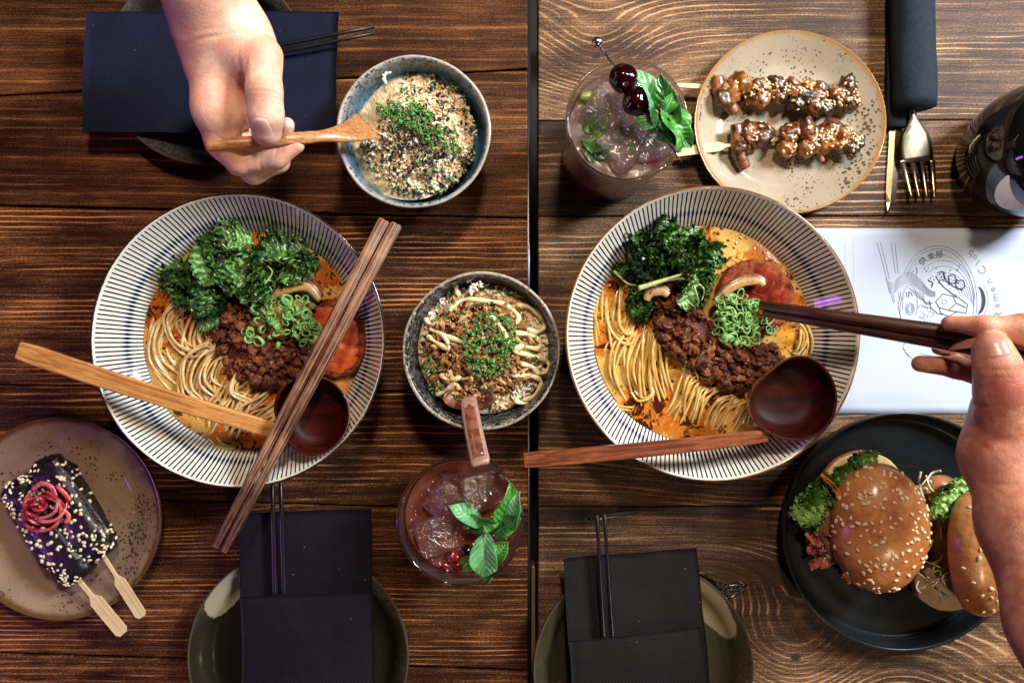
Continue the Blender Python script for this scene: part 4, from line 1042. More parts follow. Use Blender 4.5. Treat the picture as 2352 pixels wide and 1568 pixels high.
# ================================================================ SMALL RICE BOWLS
def grains(t, region, n, zf, seed, name='rice_grain', mat=None, size=(.0044, .0019), scale=(.8, 1.2), lay=.5, dmin=0, part_label=None):
    r = random.Random(seed); o0 = wpos(t); me = []
    for k in range(4):
        v, f = ICO[2] if mat is None else ICO[1]
        L, w_ = size; a = .25 * r.uniform(-1, 1)
        me.append(mesh(name, ([(x * L * .5, y * w_ * .5 * (1 - .25 * x) + a * w_ * x * x, z * w_ * .45) for x, y, z in v], f), mat or M['rice']))
    for (x, y) in scatter(region, n, r, dmin):
        z = zf(x, y)
        if z is None: continue
        put(name, r.choice(me), t, P(x, y, z + r.uniform(0, .0008)) - o0, (r.gauss(0, lay), r.gauss(0, lay), r.uniform(0, 6.3)), r.uniform(*scale))
def mound(t, name, mat, cx, cy, rad, zb, hh, seed, amp=.0025, fq=.05, shape=None):
    vs = []; fs = []; n = 72; nr = 26
    def zf(x, y):
        d = math.hypot(x - cx, y - cy) / rad
        k = mn.noise(Vector((x * fq, y * fq, seed))) + .5 * mn.noise(Vector((x * fq * 3, y * fq * 3, seed + 9)))
        return zb + hh * max(0, 1 - d * d) + amp * k + (shape(x, y) if shape else 0)
    for k in range(nr + 1):
        for i in range(n):
            a = 2 * math.pi * i / n; q = k / nr * rad; x, y = cx + q * math.cos(a), cy + q * math.sin(a); p = P(x, y, zf(x, y) + .0006 * mn.noise(Vector((x * .4, y * .4, seed)))); vs.append(p)
    for k in range(nr):
        for i in range(n): fs.append((k * n + i, k * n + (i + 1) % n, (k + 1) * n + (i + 1) % n, (k + 1) * n + i))
    fs = [f for f in fs]
    add(name, (vs, fs), mat, t); return zf
# ---- top bowl
# dashi-coloured film at the left, mound at the right
t1 = thing('rice_mound', 'rice topped with black sesame and chives in the blue-lined bowl', 'rice', near(P(960, 310, .03)))
z1 = mound(t1, 'rice_mass', M['rice_base'], 940, 312, 148, .034, .013, 3, .0028, .04, lambda x, y: -.006 * max(0, min(1, (900 - x) / 60)) * max(0, min(1, (330 - y) / 40)))
topR = [(935, 160), (990, 165), (1050, 185), (1075, 240), (1095, 300), (1090, 360), (1050, 420), (1000, 450), (930, 445), (870, 410), (825, 350), (840, 310), (880, 280), (915, 230), (925, 190)]
grains(t1, topR, 300, lambda x, y: z1(x, y) + .0012, 5, scale=(.9, 1.3))
def loose(t, region, n, zf, seed, name='loose_rice'):
    r = random.Random(seed); vs, fs = [], []; v, f = ICO[1]
    for (x, y) in scatter(region, n, r):
        p = P(x, y, zf(x, y) + r.uniform(-.0004, .0012)); E = Matrix.Rotation(r.uniform(0, 6.3), 3, 'Z') @ Matrix.Rotation(r.gauss(0, .6), 3, 'Y'); n0 = len(vs); k = r.uniform(.8, 1.2)
        vs += [p + E @ Vector((q.x * .0022 * k, q.y * .00095 * k, q.z * .0009)) for q in v]; fs += [tuple(i + n0 for i in g) for g in f]
    add(name, (vs, fs), M['rice_warm'], t, kind='stuff')
loose(t1, topR, 900, lambda x, y: z1(x, y) + .0004, 31)
edgeR = [(1040, 180), (1085, 230), (1105, 300), (1095, 370), (1050, 430), (1000, 455), (950, 455), (970, 420), (1040, 380), (1065, 310), (1050, 240), (1020, 200)]
grains(t1, [(868, 165), (900, 150), (906, 175), (880, 190)], 4, lambda x, y: .046, 8, scale=(1.2, 1.5))
sz = thing('sesame_topping', 'scattered black sesame and chili flakes on the rice in the blue-lined bowl', 'sesame', near(P(960, 320, .045)))
def flakes(t, region, n, zf, seed, name, mat, size, lay=.5, thick=.35):
    r = random.Random(seed); o0 = wpos(t); me = []
    for k in range(5): me.append(mesh(name, blob((size, size * r.uniform(.4, .8), size * thick), 1 if size < .001 else 2, .35, 1.6, seed + k), mat))
    for (x, y) in scatter(region, n, r):
        z = zf(x, y); put(name, r.choice(me), t, P(x, y, z + r.uniform(0, .0008)) - o0, (r.gauss(0, lay), r.gauss(0, lay), r.uniform(0, 6.3)), r.uniform(.5, 1.4))
flakes(sz, topR, 300, lambda x, y: z1(x, y) + .0030, 11, 'sesame_seed', M['seaweed'], .00155)
flakes(sz, [(880, 270), (980, 240), (1040, 300), (1020, 370), (950, 390), (860, 340)], 200, lambda x, y: z1(x, y) + .0032, 21, 'sesame_seed', M['seaweed'], .0017)
flakes(sz, [(900, 270), (1000, 240), (1060, 300), (1040, 370), (950, 390), (880, 340)], 60, lambda x, y: z1(x, y) + .0034, 12, 'chili_flake', M['chili'], .0007)
ch1 = thing('chopped_chives', 'bright green chopped chives on the rice in the blue-lined bowl', 'chives', near(P(930, 270, .05)))
def chives(t, region, n, zf, seed, ro=.0013):
    rings(t, M['chive'], region, n, zf, seed, 'chive_ring', ro, 4, (.0016, .0030))
chives(ch1, [(860, 240), (920, 230), (990, 250), (1000, 280), (960, 300), (900, 290), (860, 270)], 95, lambda x, y: z1(x, y) + .0046, 3, .0017)
chives(ch1, [(960, 290), (1040, 300), (1060, 350), (1020, 360), (970, 330)], 50, lambda x, y: z1(x, y) + .0046, 4, .0017)
chives(ch1, topR, 40, lambda x, y: z1(x, y) + .0030, 5)
# ---- middle bowl
t2 = thing('rice_mound', 'rice showing round the edges under fried crumbs in the speckled grey bowl', 'rice', near(P(1110, 800, .03)))
z2 = mound(t2, 'rice_mass', M['rice_base'], 1110, 800, 150, .033, .016, 9, .002, .04)
ringreg = lambda a0, a1, r0, r1: [(1110 + r1 * math.cos(a), 800 + r1 * math.sin(a)) for a in np.linspace(a0, a1, 12)] + [(1110 + r0 * math.cos(a), 800 + r0 * math.sin(a)) for a in np.linspace(a1, a0, 12)]
zz2 = lambda x, y: z2(x, y) + .0012
grains(t2, ringreg(-2.9, -1.1, 105, 148), 130, zz2, 5, scale=(1.0, 1.5))
grains(t2, ringreg(-.5, 1.0, 118, 148), 90, zz2, 6, scale=(1.0, 1.4))
grains(t2, ringreg(2.0, 3.4, 118, 146), 50, zz2, 7, scale=(1.0, 1.4))
grains(t2, ringreg(-1.8, -1.6, 130, 165), 20, lambda x, y: .046, 8, scale=(1.0, 1.5))
loose(t2, ell(1110, 800, 148, 148), 700, lambda x, y: z2(x, y) + .0004, 33)
t3 = thing('fried_topping', 'golden brown fried onion crumbs heaped in the speckled grey bowl', 'fried onions', near(P(1105, 800, .045)))
cr = ell(1100, 800, 128, 128)
r_ = random.Random(77); o0 = wpos(t3)
flk = [mesh('crumb', blob((1, r_.uniform(.22, .6), r_.uniform(.12, .28)), 3, .7, 2.2, 200 + k, 4), M['crumb'] if k % 3 else M['crumb_d']) for k in range(9)]
for (x, y) in scatter(cr, 295, r_):
    put('crumb', r_.choice(flk), t3, P(x, y, z2(x, y) + .0022 + r_.uniform(0, .003)) - o0, (r_.gauss(0, .6), r_.gauss(0, .6), r_.uniform(0, 6.3)), r_.uniform(.0024, .0072))
ms = mound(t3, 'sauce_layer', M['sauce'], 1100, 800, 128, .036, .0165, 19, .0018, .05)
# small crumbs, too many to count
vs, fs = [], []
for (x, y) in scatter(cr, 900, r_):
    v, f = ICO[1]; p = P(x, y, z2(x, y) + .0026 + r_.uniform(0, .0040)); k = r_.uniform(.0004, .0012); n0 = len(vs)
    vs += [p + Vector(q) * k * r_.uniform(.7, 1.3) for q in v]; fs += [tuple(i + n0 for i in q) for q in f]
add('fine_crumbs', (vs, fs), M['crumb'], t3, kind='stuff')
def squig(t, pts, w_, zf, name='mayonnaise_line'):
    q = [P(x, y, zf(x, y)) for x, y in smoothprof(pts, 6)]; n = len(q)
    add(name, tube(q, [1.08 * w_ * (.85 + .2 * math.sin(i * .8)) * (.45 if i in (0, n - 1) else .85 if i in (1, n - 2) else 1) for i in range(n)], 10, .8), M['mayo'], t)
t4 = thing('mayonnaise', 'pale yellow mayonnaise lines over the fried crumbs in the speckled grey bowl', 'mayonnaise', near(P(1100, 800, .05)))
zm = lambda x, y: z2(x, y) + .0064
for pts in ([(1030, 715), (1060, 690), (1110, 690), (1160, 700), (1190, 725), (1185, 745)], [(1185, 700), (1215, 705), (1240, 725), (1252, 748), (1232, 762), (1205, 752)],
            [(980, 770), (1000, 785), (1030, 800), (1020, 772), (985, 755)], [(1175, 765), (1215, 768), (1240, 785), (1232, 800), (1200, 795), (1180, 805), (1215, 815), (1250, 825), (1262, 845), (1240, 858), (1222, 842), (1195, 835)],
            [(1175, 862), (1215, 862), (1240, 872), (1240, 890), (1222, 912), (1200, 918)], [(1180, 920), (1205, 926), (1232, 924)], [(1000, 905), (1020, 900), (1045, 880), (1055, 895)], [(1055, 680), (1045, 660), (1052, 655)],
            [(975, 730), (990, 745), (1015, 740)], [(1010, 860), (1035, 872), (1060, 865)], [(1120, 720), (1150, 750), (1170, 790)], [(1020, 770), (1070, 790), (1100, 820)]):
    squig(t4, pts, .0021, zm)
ch2 = thing('chopped_chives', 'dense pile of chopped chives in the middle of the speckled grey bowl', 'chives', near(P(1115, 790, .055)))
chives(ch2, ell(1125, 790, 62, 80, rot=.3), 190, lambda x, y: z2(x, y) + .0066, 13, .0015)
chives(ch2, ell(1105, 800, 130, 130), 60, lambda x, y: z2(x, y) + .0048, 14)
chives(ch2, ell(990, 860, 22, 50, rot=-.3), 22, lambda x, y: z2(x, y) + .0038, 15)
# spoon of the middle bowl
sp = thing('soup_spoon', 'shiny brown glazed spoon standing in the speckled grey bowl', 'spoon', near(P(1080, 935, .04)))
q = [P(1076, 915, .046), P(1080, 945, .060), P(1090, 1000, .072), P(1105, 1068, .092)]
q = spline(q, 6); n = len(q)
def bar(path, wf, hf, n8=12, up=Vector((0, 0, 1)), pw=3.5):
    vs, fs = [], []; m = len(path)
    for i, p in enumerate(path):
        t_ = (path[min(i + 1, m - 1)] - path[max(i - 1, 0)]).normalized(); sd = t_.cross(up).normalized(); u = sd.cross(t_)
        for k in range(n8):
            a = 2 * math.pi * (k + .5) / n8; c, s_ = math.cos(a), math.sin(a); mm = (abs(c) ** pw + abs(s_) ** pw) ** (-1 / pw)
            vs.append(p + sd * c * mm * wf(i / (m - 1)) + u * s_ * mm * hf(i / (m - 1)))
    for i in range(m - 1):
        for k in range(n8): fs.append((i * n8 + k, i * n8 + (k + 1) % n8, (i + 1) * n8 + (k + 1) % n8, (i + 1) * n8 + k))
    fs += [tuple(range(n8))[::-1], tuple((m - 1) * n8 + k for k in range(n8))]
    return vs, fs
add('handle', bar(q, lambda u: .0066 + .0010 * u if u < .97 else .0058, lambda u: .0022), M['spoon_pale'], sp)
qq = [p + Vector((0, 0, .0014)) for p in q[2:-2]]
add('handle_face', bar(qq, lambda u: .0046 + .0008 * u, lambda u: .0014), M['spoon_brown'], sp)
c = P(1078, 925, .047); sv, sf = [], []
for k in range(9):
    for i in range(24):
        a = 2 * math.pi * i / 24; q_ = k / 8; sv.append(c + Vector((math.cos(a) * .0215 * q_, math.sin(a) * .011 * q_ + .004, -.010 * (1 - q_ * q_) + .004 * math.cos(a * 2) * q_)))
for k in range(8):
    for i in range(24): sf.append((k * 24 + i, k * 24 + (i + 1) % 24, (k + 1) * 24 + (i + 1) % 24, (k + 1) * 24 + i))
so = add('spoon_head', (sv, sf), M['spoon_brown'], sp); md = so.modifiers.new('thickness', 'SOLIDIFY'); md.thickness = .0016

# carved spoon of the top bowl, held by the hand
ws = thing('wooden_spoon', 'small carved wooden spoon pinched by the pale hand', 'spoon', near(P(820, 295, .05)))
q = spline([P(474, 334, .112), P(560, 328, .106), P(660, 320, .098), P(740, 313, .088), P(800, 304, .074), P(845, 290, .056)], 6)
def wfn(u): return .0042 + .0004 * math.sin(u * 3) if u < .55 else .0042 + (u - .55) ** 1.6 * .040 if u < .9 else .0042 + (.35) ** 1.6 * .040 + (u - .9) * .03
hd = add('handle', bar(q, wfn, lambda u: .0034 - .0016 * u, 14, pw=2.6), M['acacia'], ws)

# ================================================================ SKEWERS
def sesame(t, pts_fn, n, seed, mat, size=(.0027, .0017), scale=(.8, 1.25)):
    r = random.Random(seed); o0 = wpos(t); v, f = ICO[2]
    me = mesh('sesame_seed', ([(x * size[0] * .5, y * size[1] * .5 * (1 - .35 * x), z * size[1] * .32) for x, y, z in v], f), mat)
    for _ in range(n):
        p, nrm = pts_fn(r)
        rot = nrm.to_track_quat('Z', 'Y').to_matrix().to_4x4() @ Matrix.Rotation(r.uniform(0, 6.3), 4, 'Z') @ Matrix.Rotation(r.gauss(0, .35), 4, 'X')
        put('sesame_seed', me, t, p - o0, rot, r.uniform(*scale))
def paddle(t, a, b, wn, wp, split, th=.0016, name='stick'):
    """flat bamboo pick: narrow shaft then a wide paddle at b"""
    F = frame(a, b); L = (b - a).length; out = [(0, wn), (L * split - .006, wn), (L * split, wp), (L - .003, wp), (L, wp * .55)]
    vs = []; fs = []
    for x, w_ in out:
        for y, z in ((-1, -1), (1, -1), (1, 1), (-1, 1)): vs.append(Vector((x, y * w_ / 2, z * th / 2)))
    for i in range(len(out) - 1):
        for k in range(4): fs.append((i * 4 + k, i * 4 + (k + 1) % 4, (i + 1) * 4 + (k + 1) % 4, (i + 1) * 4 + k))
    fs += [(3, 2, 1, 0), tuple(len(out) * 4 - 4 + k for k in range(4))]
    put(name, mesh(name, (vs, fs), M['bamboo'], False), t, a - wpos(t), F)
def skewer(label, ax, z, wdt, seed, sticks, nseed):
    t = thing('chicken_skewer', label, 'skewer', near(P(*ax[len(ax) // 2], z)), 'sesame chicken skewers on the cream plate'); r = random.Random(seed)
    pts = smoothprof(ax, 5); lumps = []; n = 15; o0 = wpos(t)
    for k in range(n):
        x, y = pts[int(k / (n - 1) * (len(pts) - 1))]
        for j in range(2 if k % 3 else 3):
            xx = x + r.uniform(-14, 14); yy = y + r.uniform(-wdt, wdt) * .75; rad = r.uniform(.0055, .0088); zc = z + r.uniform(-.002, .004)
            mt = M['char'] if r.random() < .52 else M['chicken']
            sx = r.uniform(.8, 1.5)
            put('meat_piece', mesh('meat_piece', blob((rad * sx, rad, rad * .8), 3, .42, 1.7, seed * 50 + k * 3 + j, 3), mt), t, P(xx, yy, zc) - o0, (r.uniform(-.5, .5), r.uniform(-.5, .5), r.uniform(0, 6.3)))
            lumps.append((P(xx, yy, zc), rad))
    a, b, wn, wp, sp_ = sticks; paddle(t, a, b, wn, wp, sp_)
    def fn(r):
        c, rad = r.choice(lumps[4:]); th = r.uniform(0, 6.3); el = r.uniform(.35, 1.5); nn = Vector((math.cos(th) * math.cos(el), math.sin(th) * math.cos(el), math.sin(el)))
        return c + Vector((nn.x * rad, nn.y * rad, nn.z * rad * .95)), nn
    sesame(t, fn, nseed, seed, M['sesame'], (.0033, .0020))
    return t
s1 = skewer('chicken skewer on the cream plate, the one nearer its far rim', [(1668, 205), (1750, 212), (1830, 222), (1900, 225), (1955, 222)], .015, 32, 3, (P(1760, 208, .013), P(1555, 196, .014), .003, .0038, .5), 230)
s2 = skewer('chicken skewer on the cream plate, nearer the striped bowl', [(1705, 318), (1770, 320), (1850, 322), (1910, 318), (1960, 325)], .015, 28, 8, (P(1800, 318, .013), P(1552, 350, .015), .0025, .0080, .60), 220)
for t_, pl in ((s1, [(1650, 175), (1652, 210), (1670, 235), (1690, 258)]), (s2, [(1690, 285), (1695, 320), (1698, 355), (1712, 388)]), (s2, [(1860, 330), (1880, 350), (1890, 372)])):
    q = spline([P(x, y, .017 - .002 * i) for i, (x, y) in enumerate(pl)], 5); n = len(q)
    add('hanging_strip', tube(q, [.0065 * (.5 + .5 * math.sin(3.1 * (.15 + .75 * i / n))) * (1 if pl[0][0] < 1800 else .35) for i in range(n)], 9, .7), M['chicken'], t_)
# black glazed skewers
def glazed(label, a, b, w_, z, seed, ends, n_s):
    t = thing('glazed_skewer', label, 'skewer', near((P(*a, z) + P(*b, z)) / 2), 'black glazed skewers on the brown plate')
    A, B = P(*a, z), P(*b, z); F = frame(A, B); L = (B - A).length; v, f = ICO[4]; W_ = w_ * S(z) / 2; vs = []
    for p in v:
        def sg(c, e): return math.copysign(abs(c) ** e, c)
        q = Vector((sg(p.x, .42), sg(p.y, .6), sg(p.z, .6))); q = q / max(1, 1)
        lump = 1 + .24 * mn.noise(Vector((p.x * 5 * L / .09, p.y * 2.5, p.z * 2.5 + seed))) + .10 * mn.noise(p * 7) + .05 * mn.noise(Vector((p.x * 30, p.y * 14, p.z * 14)))
        vs.append(F @ Vector((L / 2 + q.x * L / 2 * (1 + .03 * mn.noise(p * 4)), q.y * W_ * lump, q.z * .0095 * lump)))
    add('glazed_meat', (vs, f), M['black_glaze'], t)
    nv = [Vector(x) for x in vs]
    me_ = t.children[-1].data if t.children else None
    top = []
    for fc in f:
        p = (nv[fc[0]] + nv[fc[1]] + nv[fc[2]]) / 3; nn = (nv[fc[1]] - nv[fc[0]]).cross(nv[fc[2]] - nv[fc[0]]).normalized()
        ar = (nv[fc[1]] - nv[fc[0]]).cross(nv[fc[2]] - nv[fc[0]]).length
        if nn.z > .25: top.append((p, nn, ar))
    cum = np.cumsum([ar for _, _, ar in top])
    def fn(r):
        while True:
            p, nn, _a = top[min(len(top) - 1, int(np.searchsorted(cum, r.random() * cum[-1])))]; k = mn.noise(p * 55 + Vector((seed, 0, 0)))
            if k + r.random() * .8 > .28: return p + nn * .0003, nn
    sesame(t, fn, n_s, seed, M['sesame_w'], (.0033, .0021))
    s0, s1_, wn, wp, sp_ = ends; paddle(t, s0, s1_, wn, wp, sp_)
    return t
glazed('black glazed sesame skewer, the one nearer the striped bowl', (98, 1052), (240, 1278), 92, .020, 2, (P(225, 1255, .020), P(327, 1416, .022), .0026, .0095, .5), 200)
glazed('black glazed sesame skewer under the pickled onion', (36, 1100), (190, 1330), 96, .021, 5, (P(170, 1318, .021), P(284, 1455, .023), .0036, .0112, .45), 230)
on = thing('pickled_onion', 'magenta curls of pickled onion on the black glazed skewers', 'pickled onion', near(P(95, 1165, .034)))
rr = random.Random(5)
for k in range(11):
    cx, cy = 90 + rr.uniform(-20, 20), 1165 + rr.uniform(-18, 18); ra_ = rr.uniform(14, 58) ; e = rr.uniform(.6, .95); ph = rr.uniform(0, 6.3); sp_ = rr.uniform(3.0, 6.0)
    q = [P(cx + ra_ * math.cos(ph + sp_ * i / 16) * (1 - .2 * i / 16), cy + ra_ * e * math.sin(ph + sp_ * i / 16), .0315 + .0060 * rr.random() * .2 + .0075 * (1 - ra_ / 50) + .0042 * math.sin(i * .45 + k * 1.7)) for i in range(17)]
    add('onion_strip', tube(q, [.0016 * (1 - .5 * abs(i / 8 - 1)) for i in range(17)], 8, 1.5), M['onion'], on)
for pts in ([(130, 1115), (150, 1135), (160, 1150)], [(140, 1165), (158, 1185), (150, 1200)], [(75, 1125), (95, 1110), (120, 1120), (128, 1145)]):
    q = spline([P(x, y, .033) for x, y in pts], 5); add('onion_strip', tube(q, .0021, 8, .6), M['onion'], on)
# ================================================================ COCKTAILS
def glass(label, cx, cy, hz, rt, rb, lev, mdrink, mg):
    c = P(cx, cy, hz); t = thing('cocktail_glass', label, 'glass', (c.x, c.y, 0))
    th = .0022
    prof = [(0, .0), (rb * .9, 0), (rb, .003)] + [(rb + (rt - rb) * u, .003 + (hz - .004) * u) for u in (.2, .4, .6, .8, .96)] + [(rt, hz - .001), (rt - th * .5, hz), (rt - th, hz - .001)]
    prof += [(rb - th + (rt - rb) * u, .003 + (hz - .004) * u) for u in (.9, .7, .5, .3, .14)] + [(rb - th - .002, .010), (0, .009)]
    def wob(a, r, z):
        if .012 < z < lev * .62 and r > rb * .96: return .018 * abs(math.sin(9 * a + z * 130)) + .018 * abs(math.sin(9 * a - z * 130)) - .018
        return 0
    vf = lathe(prof, 180, wob); add('glass_wall', ([Vector(p) + Vector((c.x, c.y, 0)) for p in vf[0]], vf[1]), M['glass'], t)
    # the drink: closed body just inside the wall
    ri = lambda z: rb - th + (rt - rb) * (z - .003) / (hz - .004) - .0004
    pr = [(0, .0104), (rb - th - .003, .0108)] + [(ri(z), z) for z in np.linspace(.014, lev, 7)] + [(ri(lev) - .0008, lev + .0006), (ri(lev) - .003, lev), (ri(lev) * .6, lev), (ri(lev) * .3, lev), (0, lev)]
    vf = lathe(pr, 96); add('drink', ([Vector(p) + Vector((c.x, c.y, 0)) for p in vf[0]], vf[1]), M[mdrink], t)
    rm = [(rt - th * .5 + .0012 * math.cos(a), hz - .0006 + .0012 * math.sin(a)) for a in np.linspace(0, 2 * math.pi, 13)]
    vf = lathe(rm, 120); add('rim', ([Vector(p) + Vector((c.x, c.y, 0)) for p in vf[0]], vf[1]), M['glass_rim'], t)
    return t, c
def icecube(loc, size, rot, seed, label, mat='ice'):
    v, f = ICO[4]; out = []
    for p in v:
        q = Vector([math.copysign(abs(a) ** .22, a) for a in p])
        q = q * (size / 2) * (1 + .07 * mn.noise(p * 2 + Vector((seed, 0, 0)))); q.z *= .8; out.append(q)
    o = put('ice_cube', mesh('ice_cube', (out, f), M[mat]), None, loc, rot); o['label'] = label; o['category'] = 'ice cube'; return o
def glint_bubbles(t, cx, cy, rad, z, n, seed):  # white specks that paint glints on the ice as well as bubbles
    r = random.Random(seed); vs, fs = [], []; v, f = ICO[1]
    for _ in range(n):
        a = r.uniform(0, 6.3); q = rad * math.sqrt(r.random()); p = P(cx + q * math.cos(a), cy + q * math.sin(a), z + r.uniform(-.0003, .0004)); k = r.uniform(.00022, .00072); n0 = len(vs)
        vs += [p + w_ * k for w_ in v]; fs += [tuple(i + n0 for i in g) for g in f]
    add('glint_bubbles', (vs, fs), M['glint_bubble'], t, kind='stuff')
def mintleaf(t, a, b, W, roll, mat, fold=.3, curl=.5, seed=0, name='leaf', quilt=.05):
    L = (b - a).length
    vf = leaf(L, W, 60, 14, .10, 15, fold, curl, quilt * 1.7, wave=.16, seed=seed); o = add(name, xf(vf, frame(a, b, roll)), M[mat], t)
    md = o.modifiers.new('thickness', 'SOLIDIFY'); md.thickness = .0003
    q = [frame(a, b, roll) @ Vector((L * u, 0, -curl * L * (u - .5) ** 2 + .0003)) for u in np.linspace(0, .96, 10)]
    add('midrib', tube(q, [.0006 * (1 - .8 * i / 9) for i in range(10)], 6), M['mint_lt'], t)
g1, cg1 = glass('tall cut glass of cloudy pink drink with cherries on a pick', 1440, 275, .100, 141 * S(.100), .0400, .0835, 'drink_pink', 1)
vf = lathe([(0, .0112)] + [(.0372 + .00045 * i, .0112 + .0032 * i) for i in range(7)] + [(0, .031)], 80); add('syrup_layer', ([Vector(p) + Vector((cg1.x, cg1.y, 0)) for p in vf[0]], vf[1]), M['syrup'], g1)
icecube(P(1455, 250, .0825), .034, (.3, .2, .4), 1, 'clear ice cube under the cherries in the pink drink')
icecube(P(1380, 262, .0815), .028, (.1, .5, 1.1), 2, 'clear ice cube at the far side of the pink drink, beside the lime')
icecube(P(1425, 345, .0810), .030, (-.2, .2, .7), 3, 'clear round ice cube at the near side of the pink drink')
icecube(P(1500, 320, .0815), .030, (.2, -.3, .2), 4, 'clear ice cube under the tip of the cherry pick')
glint_bubbles(g1, 1435, 290, 112, .0842, 170, 3)
sub = thing('muddled_mint', 'wet muddled mint leaves floating in the pink drink', 'mint', near(P(1380, 300, .085)))
for (x0, y0, x1, y1, W, rl) in ((1340, 300, 1400, 255, .010, .3), (1335, 320, 1410, 330, .011, -.3), (1400, 320, 1450, 300, .007, .5), (1340, 345, 1400, 350, .010, .2), (1390, 310, 1370, 270, .009, 0), (1480, 325, 1530, 310, .008, .2), (1440, 335, 1475, 350, .006, .4)):
    mintleaf(sub, P(x0, y0, .0850), P(x1, y1, .0858), W, rl, 'mint_wet', .1, .2, x0)
lm = solo('lime_peel', blob((.0075, .004, .0015), 3, .2, 1.5, 4), M['lime'], near(P(1352, 222, .0865)), 'sliver of lime peel at the rim of the pink drink', 'lime')
pk = thing('cocktail_pick', 'steel pick with a ball end lying across the tall glass', 'cocktail pick', near(P(1470, 235, .104)))
a_, b_ = P(1372, 98, .1150), P(1567, 373, .1020)
add('shaft', tube([a_, (a_ + b_) / 2, b_ + (a_ - b_).normalized() * .006, b_], [.00085, .00085, .00085, .0001], 10), M['steel'], pk)
add('ball', ([a_ + v * .0040 for v in ICO[3][0]], ICO[3][1]), M['steel'], pk)
for (x, y, lb, sd) in ((1432, 180, 'dark cherry on the pick, nearer the ball end', 1), (1461, 233, 'dark cherry on the pick, touching the mint', 4)):
    v, f = blob((.0103, .0101, .0094), 4, .10, 1.2, sd); solo('cherry', (v, f), M['cherry'], near(P(x, y, .1105)), lb, 'cherry', 'cherries on the pick')
mt = thing('mint_sprig', 'fresh green mint sprig beside the cherries on the tall glass', 'mint', near(P(1540, 250, .108)))
for (x0, y0, z0_, x1, y1, z1_, W, rl, m_, fo, cu) in (
    (1535, 310, .106, 1467, 152, .117, .0118, .5, 'mint_lt', .35, .35), (1545, 320, .108, 1515, 172, .120, .0120, -.5, 'mint', .35, .3),
    (1530, 225, .118, 1572, 345, .112, .0135, -.55, 'mint', .3, .5), (1520, 270, .113, 1592, 338, .110, .0105, .2, 'mint', .45, .6), (1500, 250, .110, 1478, 300, .107, .010, .4, 'mint_lt', .4, .5),
    (1485, 268, .108, 1565, 325, .108, .0095, .5, 'mint_lt', .5, .5), (1525, 262, .119, 1548, 215, .121, .006, .3, 'mint', .6, .6), (1520, 270, .119, 1535, 300, .118, .005, .3, 'mint', .5, .5)):
    mintleaf(mt, P(x0, y0, z0_), P(x1, y1, z1_), W, rl, m_, fo, cu, x0)
g2_, cg2 = glass('short wide glass of brownish red drink with mint, near the table gap', 1057, 1198, .082, 147 * S(.082), .0400, .0655, 'drink_red', 1)
icecube(P(1000, 1222, .0660), .029, (.1, .1, .3), 7, 'round hollow ice cube at the left of the red drink', 'ice_red')
icecube(P(1100, 1118, .0660), .031, (.3, .3, .25), 8, 'clear ice cube beneath the brown spoon tip in the red drink', 'ice_red')
icecube(P(1030, 1140, .0650), .029, (.2, -.3, .9), 9, 'clear ice cube between the two others in the red drink', 'ice_red')
glint_bubbles(g2_, 1057, 1198, 118, .0662, 200, 5)
for (x, y, s_, sd, lb) in ((1040, 1280, .0050, 1, 'red berry piece floating by the mint, the larger'), (1075, 1265, .0060, 2, 'dark red berry under the mint leaves'), (1052, 1300, .0040, 3, 'small red berry piece nearest the rim'), (1022, 1300, .0035, 5, 'tiny dark berry piece by the wet leaf')):
    solo('berry', blob((s_, s_ * .8, s_ * .6), 3, .35, 1.6, sd), M['berry'] if sd != 2 else M['cherry'], near(P(x, y, .0670)), lb, 'berry', 'berries in the red drink')
lf2 = thing('mint_sprig', 'fresh mint sprig standing in the red drink', 'mint', near(P(1130, 1210, .075)))
for (x0, y0, z0_, x1, y1, z1_, W, rl, m_, fo, cu) in (
    (1150, 1215, .074, 1178, 1115, .088, .0125, .5, 'mint', .4, .4), (1130, 1225, .076, 1195, 1190, .086, .0100, -.5, 'mint', .5, .3), (1175, 1225, .080, 1192, 1130, .086, .008, -.7, 'mint_lt', .6, .2),
    (1110, 1205, .076, 1032, 1160, .082, .0095, .7, 'mint_lt', .5, .3), (1125, 1215, .076, 1050, 1185, .078, .0085, -.2, 'mint_wet', .3, .3),
    (1110, 1225, .076, 1118, 1342, .080, .0130, .35, 'mint_lt', .3, .4), (1130, 1290, .076, 1165, 1245, .080, .009, -.5, 'mint', .5, .3), (1100, 1200, .080, 1145, 1205, .084, .0065, .3, 'mint', .5, .6)):
    mintleaf(lf2, P(x0, y0, z0_), P(x1, y1, z1_), W, rl, m_, fo, cu, x0)
mintleaf(lf2, P(1055, 1310, .0675), P(1100, 1270, .068), .007, 0, 'mint_wet', .2, .2, 2)

